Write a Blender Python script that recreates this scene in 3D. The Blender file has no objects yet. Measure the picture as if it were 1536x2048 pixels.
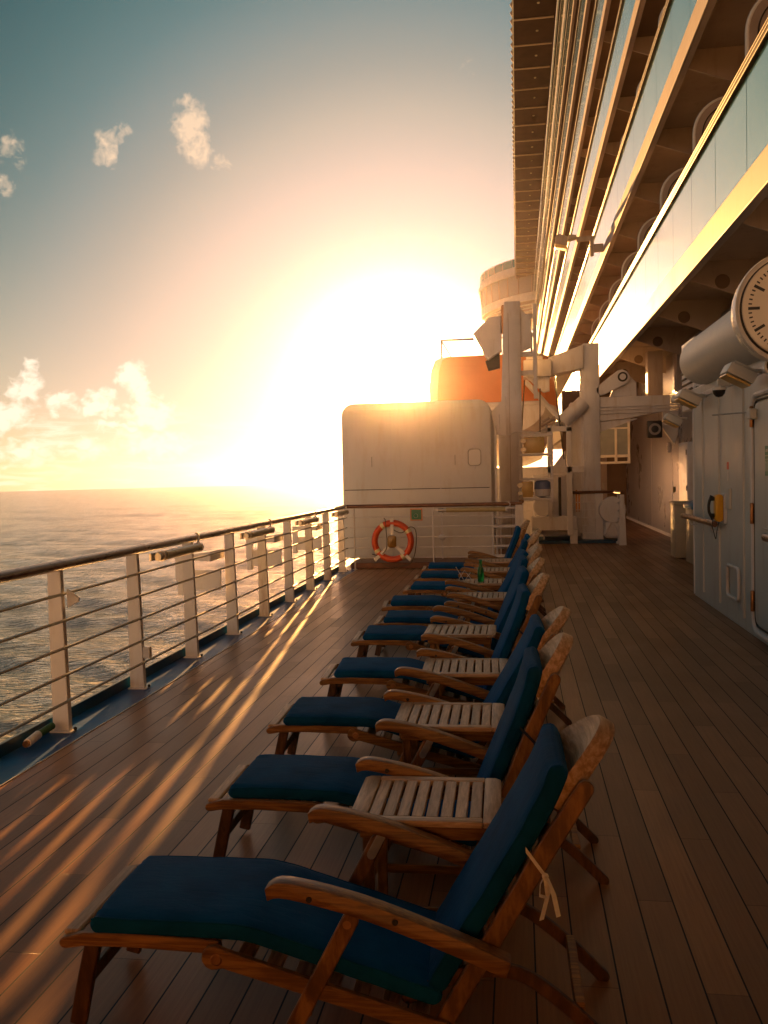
import bpy, bmesh, math, random
from mathutils import Vector, Matrix, noise as mnoise
random.seed(7)
S = bpy.context.scene
COL = S.collection
R = math.radians
PI = math.pi

# ------------------------------------------------------------------ helpers
def V(*a): return Vector(a)

class MB:
    """collects shapes into one mesh"""
    def __init__(self): self.bm = bmesh.new()
    def _bevel(self, faces, w, seg=1):
        edges = set()
        for f in faces:
            for e in f.edges: edges.add(e)
        es = [e for e in edges if len(e.link_faces) == 2 and e.calc_face_angle(0) > 0.5]
        if es:
            bmesh.ops.bevel(self.bm, geom=es, offset=w, segments=seg, affect='EDGES', profile=0.5, clamp_overlap=True)
    def poly(self, bottom, top, bev=0, seg=1):
        """prism between two rings of equal length"""
        bm = self.bm
        a = [bm.verts.new(p) for p in bottom]; b = [bm.verts.new(p) for p in top]
        n = len(a); fs = []
        fs.append(bm.faces.new(a[::-1])); fs.append(bm.faces.new(b))
        for i in range(n):
            j = (i + 1) % n
            fs.append(bm.faces.new((a[i], a[j], b[j], b[i])))
        bmesh.ops.recalc_face_normals(bm, faces=fs)
        if bev: self._bevel(fs, bev, seg)
        return self
    def box(self, x0, x1, y0, y1, z0, z1, bev=0, seg=1):
        return self.poly([(x0,y0,z0),(x1,y0,z0),(x1,y1,z0),(x0,y1,z0)],
                         [(x0,y0,z1),(x1,y0,z1),(x1,y1,z1),(x0,y1,z1)], bev, seg)
    def obox(self, c, size, rot, bev=0, seg=1):
        """box with a rotation matrix"""
        h = [s / 2 for s in size]; c = Vector(c)
        f = lambda x, y, z: c + rot @ Vector((x * h[0], y * h[1], z * h[2]))
        return self.poly([f(-1,-1,-1), f(1,-1,-1), f(1,1,-1), f(-1,1,-1)],
                         [f(-1,-1,1), f(1,-1,1), f(1,1,1), f(-1,1,1)], bev, seg)
    def xz(self, out, y0, y1, bev=0, seg=1):
        return self.poly([(p[0], y0, p[1]) for p in out], [(p[0], y1, p[1]) for p in out], bev, seg)
    def yz(self, out, x0, x1, bev=0, seg=1):
        return self.poly([(x0, p[0], p[1]) for p in out], [(x1, p[0], p[1]) for p in out], bev, seg)
    def xy(self, out, z0, z1, bev=0, seg=1):
        return self.poly([(p[0], p[1], z0) for p in out], [(p[0], p[1], z1) for p in out], bev, seg)
    def tube(self, pts, r, n=10, closed=False, cap=True, r2=None):
        bm = self.bm; pts = [Vector(p) for p in pts]; m = len(pts); rings = []
        up = None
        for i, p in enumerate(pts):
            if closed: t = pts[(i + 1) % m] - pts[i - 1]
            else: t = pts[min(i + 1, m - 1)] - pts[max(i - 1, 0)]
            t.normalize()
            if up is None:
                up = Vector((0, 0, 1)) if abs(t.z) < 0.9 else Vector((1, 0, 0))
            a = t.cross(up)
            if a.length < 1e-5: a = t.orthogonal()
            a.normalize(); b = a.cross(t); up = b
            rr = r[i] if isinstance(r, (list, tuple)) else r
            rb = rr if r2 is None else r2
            rings.append([bm.verts.new(p + a * math.cos(2*PI*k/n) * rr + b * math.sin(2*PI*k/n) * rb) for k in range(n)])
        fs = []
        for i in range(m if closed else m - 1):
            A = rings[i]; B = rings[(i + 1) % m]
            for k in range(n):
                fs.append(bm.faces.new((A[k], A[(k+1) % n], B[(k+1) % n], B[k])))
        if cap and not closed:
            fs.append(bm.faces.new(rings[0][::-1])); fs.append(bm.faces.new(rings[-1]))
        bmesh.ops.recalc_face_normals(bm, faces=fs)
        return self
    def lathe(self, prof, c=(0,0,0), axis='Z', n=32):
        """prof: list of (radius, height)"""
        bm = self.bm; c = Vector(c); rings = []
        for rr, h in prof:
            ring = []
            for k in range(n):
                a = 2*PI*k/n; x = rr*math.cos(a); y = rr*math.sin(a)
                v = {'Z': (x, y, h), 'Y': (x, h, y), 'X': (h, x, y)}[axis]
                ring.append(bm.verts.new(c + Vector(v)))
            rings.append(ring)
        fs = []
        for A, B in zip(rings, rings[1:]):
            for k in range(n): fs.append(bm.faces.new((A[k], A[(k+1) % n], B[(k+1) % n], B[k])))
        fs.append(bm.faces.new(rings[0][::-1])); fs.append(bm.faces.new(rings[-1]))
        bmesh.ops.recalc_face_normals(bm, faces=fs)
        return self
    def strip(self, pts, wdir, w, t=0.0015):
        """ribbon along pts, w wide along wdir"""
        wd = Vector(wdir).normalized() * (w / 2)
        bm = self.bm; L = [Vector(p) for p in pts]; prev = None; fs = []
        for i, p in enumerate(L):
            d = (L[min(i+1, len(L)-1)] - L[max(i-1, 0)]).normalized()
            nn = d.cross(wd).normalized() * (t / 2)
            ring = [bm.verts.new(q) for q in (p - wd - nn, p + wd - nn, p + wd + nn, p - wd + nn)]
            if prev:
                for k in range(4): fs.append(bm.faces.new((prev[k], prev[(k+1) % 4], ring[(k+1) % 4], ring[k])))
            else: fs.append(bm.faces.new(ring[::-1]))
            prev = ring
        fs.append(bm.faces.new(prev))
        bmesh.ops.recalc_face_normals(bm, faces=fs)
        return self
    def build(self, name, mat, parent=None, smooth=35, **props):
        me = bpy.data.meshes.new(name)
        self.bm.to_mesh(me); self.bm.free()
        if smooth:
            for p in me.polygons: p.use_smooth = True
            me.set_sharp_from_angle(angle=R(smooth))
        if isinstance(mat, (list, tuple)):
            for m in mat: me.materials.append(m)
        else: me.materials.append(mat)
        o = bpy.data.objects.new(name, me); COL.objects.link(o)
        if parent: o.parent = parent
        for k, v in props.items(): o[k] = v
        return o

def thing(name, label, cat, loc=(0,0,0), rz=0, group=None):
    o = bpy.data.objects.new(name, None); COL.objects.link(o)
    o.empty_display_size = 0.1
    o.location = loc; o.rotation_euler = (0, 0, rz)
    o['label'] = label; o['category'] = cat
    if group: o['group'] = group
    return o
def tag(o, label, cat, group=None):
    o['label'] = label; o['category'] = cat
    if group: o['group'] = group
    return o
CH = {}
def children(o): return [c for c in bpy.data.objects if c.parent == o]
def copy_tree(o, parent=None):
    kids = children(o)
    c = o.copy(); COL.objects.link(c); c.parent = parent
    for k in kids: copy_tree(k, c)
    return c

def path_outline(path, w, rnd=True, n=5):
    """outline of a bar of width w (number or list) along a 2D path with rounded ends"""
    P = [Vector(p) for p in path]; m = len(P); L = []; Rr = []
    ws = w if isinstance(w, (list, tuple)) else [w] * m
    for i in range(m):
        t = (P[min(i+1, m-1)] - P[max(i-1, 0)]).normalized(); nn = Vector((-t.y, t.x))
        L.append(P[i] + nn * ws[i] / 2); Rr.append(P[i] - nn * ws[i] / 2)
    out = list(L)
    def cap(c, a, b):
        r = (a - c).length; a0 = math.atan2((a-c).y, (a-c).x)
        return [c + Vector((math.cos(a0 - PI * k / n), math.sin(a0 - PI * k / n))) * r for k in range(1, n)]
    if rnd: out += cap(P[-1], L[-1], Rr[-1])
    out += Rr[::-1]
    if rnd: out += cap(P[0], Rr[0], L[0])
    return [(p.x, p.y) for p in out]

def rrect(x0, x1, z0, z1, r, n=6, corners=(1,1,1,1)):
    """rounded rectangle; corners: bl, br, tr, tl"""
    out = []
    for (cx, cz, a0, on, px, pz) in ((x0+r, z0+r, PI, corners[0], x0, z0), (x1-r, z0+r, 1.5*PI, corners[1], x1, z0),
                             (x1-r, z1-r, 0, corners[2], x1, z1), (x0+r, z1-r, .5*PI, corners[3], x0, z1)):
        if on: out += [(cx + r*math.cos(a0 + .5*PI*k/n), cz + r*math.sin(a0 + .5*PI*k/n)) for k in range(n+1)]
        else: out.append((px, pz))
    return out

def smooth_path(pts, n=6):
    """Catmull-Rom through points"""
    P = [Vector(p) for p in pts]; out = []
    for i in range(len(P) - 1):
        p0 = P[max(i-1, 0)]; p1 = P[i]; p2 = P[i+1]; p3 = P[min(i+2, len(P)-1)]
        for k in range(n):
            t = k / n
            out.append(0.5 * ((2*p1) + (p2-p0)*t + (2*p0-5*p1+4*p2-p3)*t*t + (3*p1-p0-3*p2+p3)*t**3))
    out.append(P[-1]); return out

def text_mesh(mb, s, size, M, depth=0.001, align='CENTER'):
    """lettering added to a mesh builder, transformed by M"""
    cu = bpy.data.curves.new('lettering', 'FONT'); cu.body = s; cu.size = size; cu.align_x = align; cu.align_y = 'CENTER'; cu.extrude = depth
    cu.resolution_u = 3
    o = bpy.data.objects.new('lettering', cu); COL.objects.link(o)
    bpy.context.view_layer.update()
    me = bpy.data.meshes.new_from_object(o.evaluated_get(bpy.context.evaluated_depsgraph_get()))
    me.transform(M)
    mb.bm.from_mesh(me)
    bpy.data.objects.remove(o); bpy.data.meshes.remove(me); bpy.data.curves.remove(cu)

# ------------------------------------------------------------------ materials
def nt(m):
    m.use_nodes = True; t = m.node_tree; return t, t.nodes, t.links
def math_node(N, L, op, a, b=None, c=None, clamp=False):
    n = N.new('ShaderNodeMath'); n.operation = op; n.use_clamp = clamp
    for i, v in enumerate((a, b, c)):
        if v is None: continue
        if isinstance(v, (int, float)): n.inputs[i].default_value = v
        else: L.new(v, n.inputs[i])
    return n.outputs[0]
def ramp_node(N, L, fac, stops, interp='LINEAR'):
    r = N.new('ShaderNodeValToRGB'); r.color_ramp.interpolation = interp
    e = r.color_ramp.elements
    while len(e) < len(stops): e.new(0.5)
    for i, (p, c) in enumerate(stops):
        e[i].position = p; e[i].color = (*c, 1) if len(c) == 3 else c
    if fac is not None: L.new(fac, r.inputs[0])
    return r.outputs[0]
def mix_col(N, L, fac, a, b, mode='MIX'):
    n = N.new('ShaderNodeMix'); n.data_type = 'RGBA'; n.blend_type = mode
    for s, v in ((n.inputs[0], fac), (n.inputs[6], a), (n.inputs[7], b)):
        if isinstance(v, (int, float)): s.default_value = v
        elif isinstance(v, (tuple, list)): s.default_value = (*v, 1) if len(v) == 3 else v
        else: L.new(v, s)
    return n.outputs[2]
def noise_node(N, L, vec, scale, detail=4, rough=0.55, dist=0.0):
    n = N.new('ShaderNodeTexNoise'); n.inputs['Scale'].default_value = scale; n.inputs['Detail'].default_value = detail
    n.inputs['Roughness'].default_value = rough; n.inputs['Distortion'].default_value = dist
    if vec is not None: L.new(vec, n.inputs['Vector'])
    return n.outputs[0]
def mapping(N, L, vec, scale=(1,1,1), loc=(0,0,0), rot=(0,0,0)):
    n = N.new('ShaderNodeMapping'); n.inputs['Scale'].default_value = scale; n.inputs['Location'].default_value = loc
    n.inputs['Rotation'].default_value = rot; L.new(vec, n.inputs[0]); return n.outputs[0]
def bump_node(N, L, h, strength=0.3, dist=0.01):
    b = N.new('ShaderNodeBump'); b.inputs['Strength'].default_value = strength; b.inputs['Distance'].default_value = dist
    L.new(h, b.inputs['Height']); return b.outputs[0]

def mat(name, col, rough=0.5, metal=0.0, var=0.12, scale=6.0, bump=0.0, coat=0.0, stain=None, stain_amt=0.0, stretch=(1,1,1), spec=0.5, bscale=40):
    m = bpy.data.materials.new(name); t, N, L = nt(m); b = N['Principled BSDF']
    tc = N.new('ShaderNodeTexCoord').outputs['Object']
    v = mapping(N, L, tc, stretch)
    n1 = noise_node(N, L, v, scale, 5)
    lo = tuple(c * (1 - var) for c in col); hi = tuple(min(1, c * (1 + var)) for c in col)
    c = ramp_node(N, L, n1, [(0.3, lo), (0.7, hi)])
    if stain:
        n2 = noise_node(N, L, mapping(N, L, tc, (2.2, 2.2, 0.5)), 2.5, 6, 0.65)
        f = ramp_node(N, L, n2, [(0.52, (0,0,0)), (0.75, (stain_amt,)*3)])
        c = mix_col(N, L, f, c, stain)
    L.new(c, b.inputs['Base Color'])
    rr = math_node(N, L, 'MULTIPLY_ADD', n1, 0.25, rough - 0.125, clamp=True)
    L.new(rr, b.inputs['Roughness'])
    b.inputs['Metallic'].default_value = metal; b.inputs['Coat Weight'].default_value = coat
    b.inputs['Coat Roughness'].default_value = 0.15; b.inputs['Specular IOR Level'].default_value = spec
    if bump:
        L.new(bump_node(N, L, noise_node(N, L, v, bscale, 3), bump, 0.004), b.inputs['Normal'])
    return m

def wood(name, c1, c2, rough=0.45, stretch=(3, 30, 30), coat=0.2, bump=0.25, rnd=True):
    m = bpy.data.materials.new(name); t, N, L = nt(m); b = N['Principled BSDF']
    tc = N.new('ShaderNodeTexCoord').outputs['Object']
    oi = N.new('ShaderNodeObjectInfo').outputs['Random']
    off = N.new('ShaderNodeCombineXYZ'); L.new(math_node(N, L, 'MULTIPLY', oi, 17.0), off.inputs[0]); L.new(math_node(N, L, 'MULTIPLY', oi, 9.0), off.inputs[2])
    va = N.new('ShaderNodeVectorMath'); va.operation = 'ADD'; L.new(tc, va.inputs[0]); L.new(off.outputs[0], va.inputs[1])
    v = mapping(N, L, va.outputs[0], stretch)
    g = noise_node(N, L, v, 2.0, 6, 0.6, 0.4)
    big = noise_node(N, L, va.outputs[0], 3.0, 3)
    c = ramp_node(N, L, g, [(0.28, tuple(x*0.55 for x in c1)), (0.45, c1), (0.62, c2), (0.8, tuple(min(1, x*1.15) for x in c2))])
    c = mix_col(N, L, math_node(N, L, 'MULTIPLY', big, 0.5), c, tuple(x*0.6 for x in c1))
    br = math_node(N, L, 'MULTIPLY_ADD', oi, 0.35, 0.82)
    hsv = N.new('ShaderNodeHueSaturation'); L.new(c, hsv.inputs['Color']); L.new(br, hsv.inputs['Value'])
    L.new(hsv.outputs[0], b.inputs['Base Color'])
    L.new(math_node(N, L, 'MULTIPLY_ADD', g, 0.4, rough - 0.2, clamp=True), b.inputs['Roughness'])
    b.inputs['Coat Weight'].default_value = coat; b.inputs['Coat Roughness'].default_value = 0.3
    L.new(bump_node(N, L, g, bump, 0.003), b.inputs['Normal'])
    return m

M = {}
M['white'] = mat('white_paint', (.77, .74, .74), .32, var=.05, scale=3, stain=(.42,.30,.18), stain_amt=.45, bump=.05, bscale=14)
M['white_clean'] = mat('white_gloss_paint', (.78, .76, .72), .25, var=.03, scale=2, bump=.05, bscale=8)
M['white_rust'] = mat('white_paint_rust', (.72, .68, .62), .4, var=.06, scale=5, stain=(.28,.10,.03), stain_amt=.9, bump=.2)
M['fascia'] = mat('fascia_paint', (.40, .36, .38), .6, var=.08, scale=1.2, spec=.08, stain=(.40,.30,.22), stain_amt=.35, bump=.08, bscale=6)
M['tank'] = mat('tank_paint', (.80, .77, .73), .34, var=.04, scale=1.5, stain=(.52,.38,.22), stain_amt=.3, bump=.12, bscale=2.2)
M['steel'] = mat('steel_wire', (.45, .42, .38), .35, metal=.6, var=.15, scale=30)
M['bronze'] = mat('bronze_hinge', (.45, .22, .10), .35, metal=.9, var=.2, scale=20)
M['darkmetal'] = mat('dark_metal', (.05, .045, .04), .4, metal=.5)
M['black'] = mat('black_rubber', (.015, .015, .015), .5)
M['blue_paint'] = mat('blue_gutter_paint', (.001, .070, .27), .38, var=.3, scale=3, coat=0, spec=.25, stain=(.08,.14,.18), stain_amt=.35, bump=.2, bscale=25)
M['blue_dark'] = mat('blue_coaming_paint', (.003, .05, .12), .4, var=.3, scale=3)
M['handrail'] = wood('varnished_handrail', (.13, .05, .02), (.25, .11, .05), .3, (30, 3, 30), coat=.6, rnd=False)
M['handrail_x'] = wood('varnished_handrail_cross', (.15, .05, .015), (.30, .12, .04), .35, (3, 30, 30), coat=.4, rnd=False)
M['teak'] = wood('oiled_teak', (.22, .088, .020), (.48, .225, .055), .5, (2.5, 32, 32), coat=.08)
M['teak_v'] = wood('oiled_teak_upright', (.20, .080, .018), (.44, .200, .050), .42, (14, 30, 4), coat=.25)
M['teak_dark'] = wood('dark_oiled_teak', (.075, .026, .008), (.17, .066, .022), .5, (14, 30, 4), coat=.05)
M['teak_pale'] = wood('weathered_glow_teak', (.60, .38, .23), (.86, .62, .43), .5, (34, 3, 34), coat=0, bump=.4)  # weathered tops, base raised paler to carry the sun glow, both grain directions
M['teak_pale_x'] = wood('weathered_glow_teak_cross', (.60, .38, .23), (.86, .62, .43), .5, (3, 34, 34), coat=0, bump=.4)
M['endgrain'] = mat('dark_end_grain', (.02, .013, .008), .6, var=.3, scale=40)
M['lens'] = mat('frosted_lamp_tube', (.45, .36, .17), .3, var=.05, coat=.3)
M['orange'] = mat('orange_hull', (.66, .23, .08), .35, var=.06, scale=2, stain=(.5,.2,.06), stain_amt=.3)
M['buoy'] = mat('buoy_orange', (.75, .10, .025), .45, var=.08, scale=5, bump=.1)
M['reflect'] = mat('reflective_tape', (.85, .75, .45), .25, var=.05)
M['rope'] = mat('dark_rope', (.10, .07, .04), .8, var=.3, scale=80, bump=.5)
M['cream'] = mat('clock_face', (.78, .70, .56), .35, var=.04, coat=.4)
M['yellow'] = mat('yellow_plastic', (.75, .38, .01), .35, var=.05, coat=.2)
M['green'] = mat('green_sign', (.01, .17, .09), .35, var=.05)
M['ribbon'] = mat('white_ribbon', (.86, .80, .72), .8, var=.1, scale=60, bump=.3, bscale=200)
M['ribbon_dark'] = mat('navy_ribbon', (.01, .02, .045), .8, var=.1, scale=60)
M['beige'] = mat('beige_paint', (.45, .38, .27), .4, var=.08)
M['bluelid'] = mat('blue_lid', (.0, .15, .30), .35, var=.08)
M['flood'] = mat('floodlight_lens', (.75, .50, .16), .3, var=.05, coat=.3)
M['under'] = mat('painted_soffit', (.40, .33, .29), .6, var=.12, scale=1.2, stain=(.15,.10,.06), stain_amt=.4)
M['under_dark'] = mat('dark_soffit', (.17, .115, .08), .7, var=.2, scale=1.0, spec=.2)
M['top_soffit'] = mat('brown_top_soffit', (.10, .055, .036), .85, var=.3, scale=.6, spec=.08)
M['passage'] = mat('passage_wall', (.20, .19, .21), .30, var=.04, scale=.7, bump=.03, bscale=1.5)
M['bulkhead'] = mat('corrugated_bulkhead', (.62, .61, .57), .38, var=.06, scale=1.5, stain=(.38,.28,.17), stain_amt=.35, bump=.12, bscale=3)
M['cornerpiece'] = mat('brown_coaming', (.16, .06, .03), .45, var=.2)
M['wing_glass'] = mat('wing_window', (.26, .29, .33), .2, metal=.0, var=.1)
M['teal_glass'] = mat('teal_screen', (.08, .40, .42), .1, metal=.2, var=.1)

# balustrade glass: frosted teal panels that mirror the sky
def glass_panel():
    m = bpy.data.materials.new('balcony_glass'); t, N, L = nt(m); b = N['Principled BSDF']
    tc = N.new('ShaderNodeTexCoord').outputs['Object']
    n = noise_node(N, L, mapping(N, L, tc, (1, .35, 1)), 1.2, 3)
    sp = N.new('ShaderNodeSeparateXYZ'); L.new(tc, sp.inputs[0])
    L.new(ramp_node(N, L, n, [(.3, (.13, .39, .41)), (.7, (.19, .46, .47))]), b.inputs['Base Color'])
    b.inputs['Metallic'].default_value = .8; b.inputs['Roughness'].default_value = .14
    b.inputs['Coat Weight'].default_value = .3; b.inputs['Coat Roughness'].default_value = .04
    L.new(bump_node(N, L, n, .05, .02), b.inputs['Normal'])
    return m
M['glass'] = glass_panel()

def bottle_glass():
    m = bpy.data.materials.new('green_bottle_glass'); t, N, L = nt(m); b = N['Principled BSDF']
    tc = N.new('ShaderNodeTexCoord').outputs['Object']
    L.new(ramp_node(N, L, noise_node(N, L, tc, 20), [(.3, (.01, .30, .06)), (.7, (.02, .42, .10))]), b.inputs['Base Color'])
    b.inputs['Transmission Weight'].default_value = .7; b.inputs['Roughness'].default_value = .08; b.inputs['IOR'].default_value = 1.45
    return m
M['bottle'] = bottle_glass()

def cushion_mat():
    m = bpy.data.materials.new('blue_cushion_fabric'); t, N, L = nt(m); b = N['Principled BSDF']
    tc = N.new('ShaderNodeTexCoord').outputs['Object']
    oi = N.new('ShaderNodeObjectInfo').outputs['Random']
    n = noise_node(N, L, tc, 5, 5)
    c = ramp_node(N, L, n, [(.3, (.001, .054, .170)), (.7, (.003, .096, .280))])
    hsv = N.new('ShaderNodeHueSaturation'); L.new(c, hsv.inputs['Color'])
    L.new(math_node(N, L, 'MULTIPLY_ADD', oi, .3, .85), hsv.inputs['Value'])
    L.new(hsv.outputs[0], b.inputs['Base Color'])
    b.inputs['Roughness'].default_value = .85; b.inputs['Specular IOR Level'].default_value = .12
    b.inputs['Sheen Weight'].default_value = .06; b.inputs['Sheen Roughness'].default_value = .4
    b.inputs['Sheen Tint'].default_value = (.25, .75, 1, 1)
    wv = noise_node(N, L, mapping(N, L, tc, (900, 900, 900)), 1.0, 1)
    cr = noise_node(N, L, mapping(N, L, tc, (9, 30, 9)), 1.0, 4, .6, .8)
    h = math_node(N, L, 'ADD', math_node(N, L, 'MULTIPLY', wv, .12), cr)
    L.new(bump_node(N, L, h, .5, .008), b.inputs['Normal'])
    return m
M['cushion'] = cushion_mat()

PITCH = 0.1315; X0 = 0.290; ROW = 0.61; Y0 = 4.09
def deck_mat():
    m = bpy.data.materials.new('deck_planking'); t, N, L = nt(m); b = N['Principled BSDF']
    tc = N.new('ShaderNodeTexCoord').outputs['Object']
    sp = N.new('ShaderNodeSeparateXYZ'); L.new(tc, sp.inputs[0])
    mn = lambda *a, **k: math_node(N, L, *a, **k)
    px = mn('DIVIDE', mn('SUBTRACT', sp.outputs[0], X0 + .003), PITCH)
    ix = mn('FLOOR', px); fx = mn('SUBTRACT', px, ix)
    py = mn('DIVIDE', mn('SUBTRACT', sp.outputs[1], Y0), ROW)
    iy = mn('FLOOR', py); fy = mn('SUBTRACT', py, iy)
    seam = mn('LESS_THAN', mn('MINIMUM', fx, mn('SUBTRACT', 1, fx)), .0030 / PITCH)
    md = mn('FLOORED_MODULO', mn('ADD', ix, iy), 3.0)
    jo = mn('MULTIPLY', mn('MULTIPLY', mn('LESS_THAN', md, .5), mn('LESS_THAN', fy, .0034 / ROW)), .6)
    gap = mn('MAXIMUM', seam, jo)
    # one tint per board
    bid = mn('FLOOR', mn('DIVIDE', mn('ADD', ix, iy), 3.0))
    cb = N.new('ShaderNodeCombineXYZ'); L.new(ix, cb.inputs[0]); L.new(bid, cb.inputs[1])
    wn = N.new('ShaderNodeTexWhiteNoise'); wn.noise_dimensions = '2D'; L.new(cb.outputs[0], wn.inputs['Vector'])
    grain = noise_node(N, L, mapping(N, L, tc, (60, 1.6, 1)), 1.5, 6, .65)
    blot = noise_node(N, L, mapping(N, L, tc, (1.2, .7, 1)), 1.1, 6, .6)
    scr = noise_node(N, L, mapping(N, L, tc, (7, 11, 1)), 1.6, 5, .7, 1.5)
    c = ramp_node(N, L, grain, [(.25, (.290, .118, .040)), (.75, (.450, .205, .074))])
    c = mix_col(N, L, mn('MULTIPLY', wn.outputs[0], .5), c, (.085, .043, .025))
    c = mix_col(N, L, ramp_node(N, L, blot, [(.42, (0,)*3), (.72, (.35,)*3)]), c, (.22, .13, .08))
    c = mix_col(N, L, ramp_node(N, L, scr, [(.66, (0,)*3), (.74, (.25,)*3)]), c, (.32, .22, .14))
    c = mix_col(N, L, gap, c, (.010, .010, .011))
    L.new(c, b.inputs['Base Color'])
    r = mn('ADD', mn('MULTIPLY_ADD', blot, .32, .20), mn('MULTIPLY', wn.outputs[0], .06))
    r = mn('ADD', r, mn('MULTIPLY', gap, .3))
    L.new(r, b.inputs['Roughness'])
    b.inputs['Specular IOR Level'].default_value = .34
    h = mn('SUBTRACT', mn('MULTIPLY', grain, .12), gap)
    L.new(bump_node(N, L, h, .5, .003), b.inputs['Normal'])
    return m
M['deck'] = deck_mat()

def sea_mat():
    m = bpy.data.materials.new('open_sea'); t, N, L = nt(m); b = N['Principled BSDF']
    tc = N.new('ShaderNodeTexCoord').outputs['Object']
    mn = lambda *a, **k: math_node(N, L, *a, **k)
    rot = mapping(N, L, tc, (1, 1, 1), rot=(0, 0, R(-25)))
    w1 = noise_node(N, L, mapping(N, L, rot, (.10, .30, .2)), 1.0, 3, .55, .4)
    w2 = noise_node(N, L, mapping(N, L, rot, (.45, 1.5, 1)), 1.0, 2, .5, .6)
    w3 = noise_node(N, L, mapping(N, L, rot, (1.5, 4.6, 1)), 1.0, 2, .5, .4)
    foam_n = noise_node(N, L, mapping(N, L, tc, (.42, .8, 1)), 1.3, 8, .72, 1.2)
    # wake foam lies near the ship's side
    sp = N.new('ShaderNodeSeparateXYZ'); L.new(tc, sp.inputs[0])
    near = ramp_node(N, L, mn('MULTIPLY_ADD', sp.outputs[0], -1/90., 0), [(.10, (1,)*3), (.75, (0,)*3)])
    fo = mn('MULTIPLY', ramp_node(N, L, foam_n, [(.47, (0,)*3), (.62, (1,)*3)]), near)
    deep = ramp_node(N, L, w1, [(.35, (.050, .085, .098)), (.7, (.125, .165, .175))])
    c = mix_col(N, L, mn('MULTIPLY', fo, .75), deep, (.72, .64, .54))
    L.new(c, b.inputs['Base Color'])
    L.new(mn('MULTIPLY_ADD', fo, .4, .10), b.inputs['Roughness'])
    b.inputs['IOR'].default_value = 1.34
    h = mn('ADD', mn('MULTIPLY', w1, .7), mn('ADD', mn('MULTIPLY', w2, .50), mn('MULTIPLY', w3, .22)))
    L.new(bump_node(N, L, h, 1.0, 1.0), b.inputs['Normal'])
    return m
M['sea'] = sea_mat()

# ------------------------------------------------------------------ camera, world, sun
cam = bpy.data.cameras.new('camera'); cam_o = bpy.data.objects.new('camera', cam); COL.objects.link(cam_o)
CR = Matrix(((0.98885,0.01659,0.14798),(0.14712,0.04447,-0.98812),(-0.02297,0.99887,0.04153)))
CRn = CR.to_quaternion().to_matrix()
cam_o.matrix_world = Matrix.Translation((0, 0, 1.65)) @ CRn.to_4x4()
cam.sensor_fit = 'VERTICAL'; cam.sensor_height = 36.0; cam.lens = 36.0 * 1800 / 2048
cam.clip_start = 0.05; cam.clip_end = 6000
S.camera = cam_o

SUN_AZ, SUN_EL = R(-7.2), R(5.6)
SD = Vector((math.sin(SUN_AZ) * math.cos(SUN_EL), math.cos(SUN_AZ) * math.cos(SUN_EL), math.sin(SUN_EL)))
sl = bpy.data.lights.new('sun', 'SUN'); sl.energy = 5.0; sl.angle = R(0.42); sl.color = (1.0, .47, .13)
so = bpy.data.objects.new('sun', sl); COL.objects.link(so); so.rotation_euler = (-SD).to_track_quat('-Z', 'Y').to_euler()

EXPO = 2.4; WS = 1 / 2 ** EXPO
W = bpy.data.worlds.new('World'); S.world = W; W.use_nodes = True
T = W.node_tree; N = T.nodes; L = T.links; N.clear()
mn = lambda *a, **k: math_node(N, L, *a, **k)
out = N.new('ShaderNodeOutputWorld')
tc = N.new('ShaderNodeTexCoord').outputs['Generated']
nz = N.new('ShaderNodeVectorMath'); nz.operation = 'NORMALIZE'; L.new(tc, nz.inputs[0]); D = nz.outputs[0]
sp = N.new('ShaderNodeSeparateXYZ'); L.new(D, sp.inputs[0])
dt = N.new('ShaderNodeVectorMath'); dt.operation = 'DOT_PRODUCT'; L.new(D, dt.inputs[0]); dt.inputs[1].default_value = SD
theta = mn('MULTIPLY', mn('ARCCOSINE', mn('MINIMUM', dt.outputs['Value'], 1.0)), 180 / PI)
az = mn('MULTIPLY', mn('ARCTAN2', sp.outputs[0], sp.outputs[1]), 180 / PI)
el = mn('MULTIPLY', mn('ARCSINE', sp.outputs[2]), 180 / PI)
th = mn('DIVIDE', theta, 180.0)
def deg(stops): return [(d / 180.0, c) for d, c in stops]
base = ramp_node(N, L, th, deg([(0, (1.2, 1.1, .95)), (5.0, (.98, .84, .86)), (7.5, (.80, .60, .60)), (10, (.71, .56, .51)), (13, (.60, .51, .44)),
    (16, (.46, .43, .36)), (18.5, (.31, .335, .30)), (21.5, (.18, .262, .262)), (24, (.088, .200, .212)), (27, (.045, .150, .162)),
    (31, (.014, .095, .110)), (45, (.012, .075, .092)), (90, (.020, .062, .078)), (125, (.14, .11, .09)), (180, (1.2, .78, .48))]))
hor = ramp_node(N, L, th, deg([(0, (1.4, 1.25, 1.0)), (10, (1.0, .86, .80)), (14, (.90, .77, .66)), (18, (.88, .78, .58)), (25, (.90, .72, .38)), (40, (.90, .66, .40)),
    (70, (.40, .30, .21)), (110, (.20, .15, .12)), (145, (1.4, 1.05, .76)), (180, (4.8, 3.5, 2.4))]))
elp = mn('MAXIMUM', el, 0.0)
mid = ramp_node(N, L, th, deg([(0, (1.3, 1.15, .95)), (5, (1.0, .86, .84)), (8, (.84, .66, .63)), (12, (.70, .57, .51)), (18, (.60, .52, .43)), (25, (.46, .44, .35)), (32, (.38, .39, .32)), (45, (.36, .33, .26)),
    (90, (.16, .15, .13)), (125, (.20, .15, .12)), (180, (3.0, 2.1, 1.4))]))
w2 = mn('POWER', 2.718, mn('MULTIPLY', mn('POWER', mn('DIVIDE', elp, 12.0), 2.2), -1.0))
sky = mix_col(N, L, w2, base, mid)
w = mn('POWER', 2.718, mn('MULTIPLY', mn('POWER', mn('DIVIDE', elp, 4.0), 1.4), -1.0))
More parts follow.
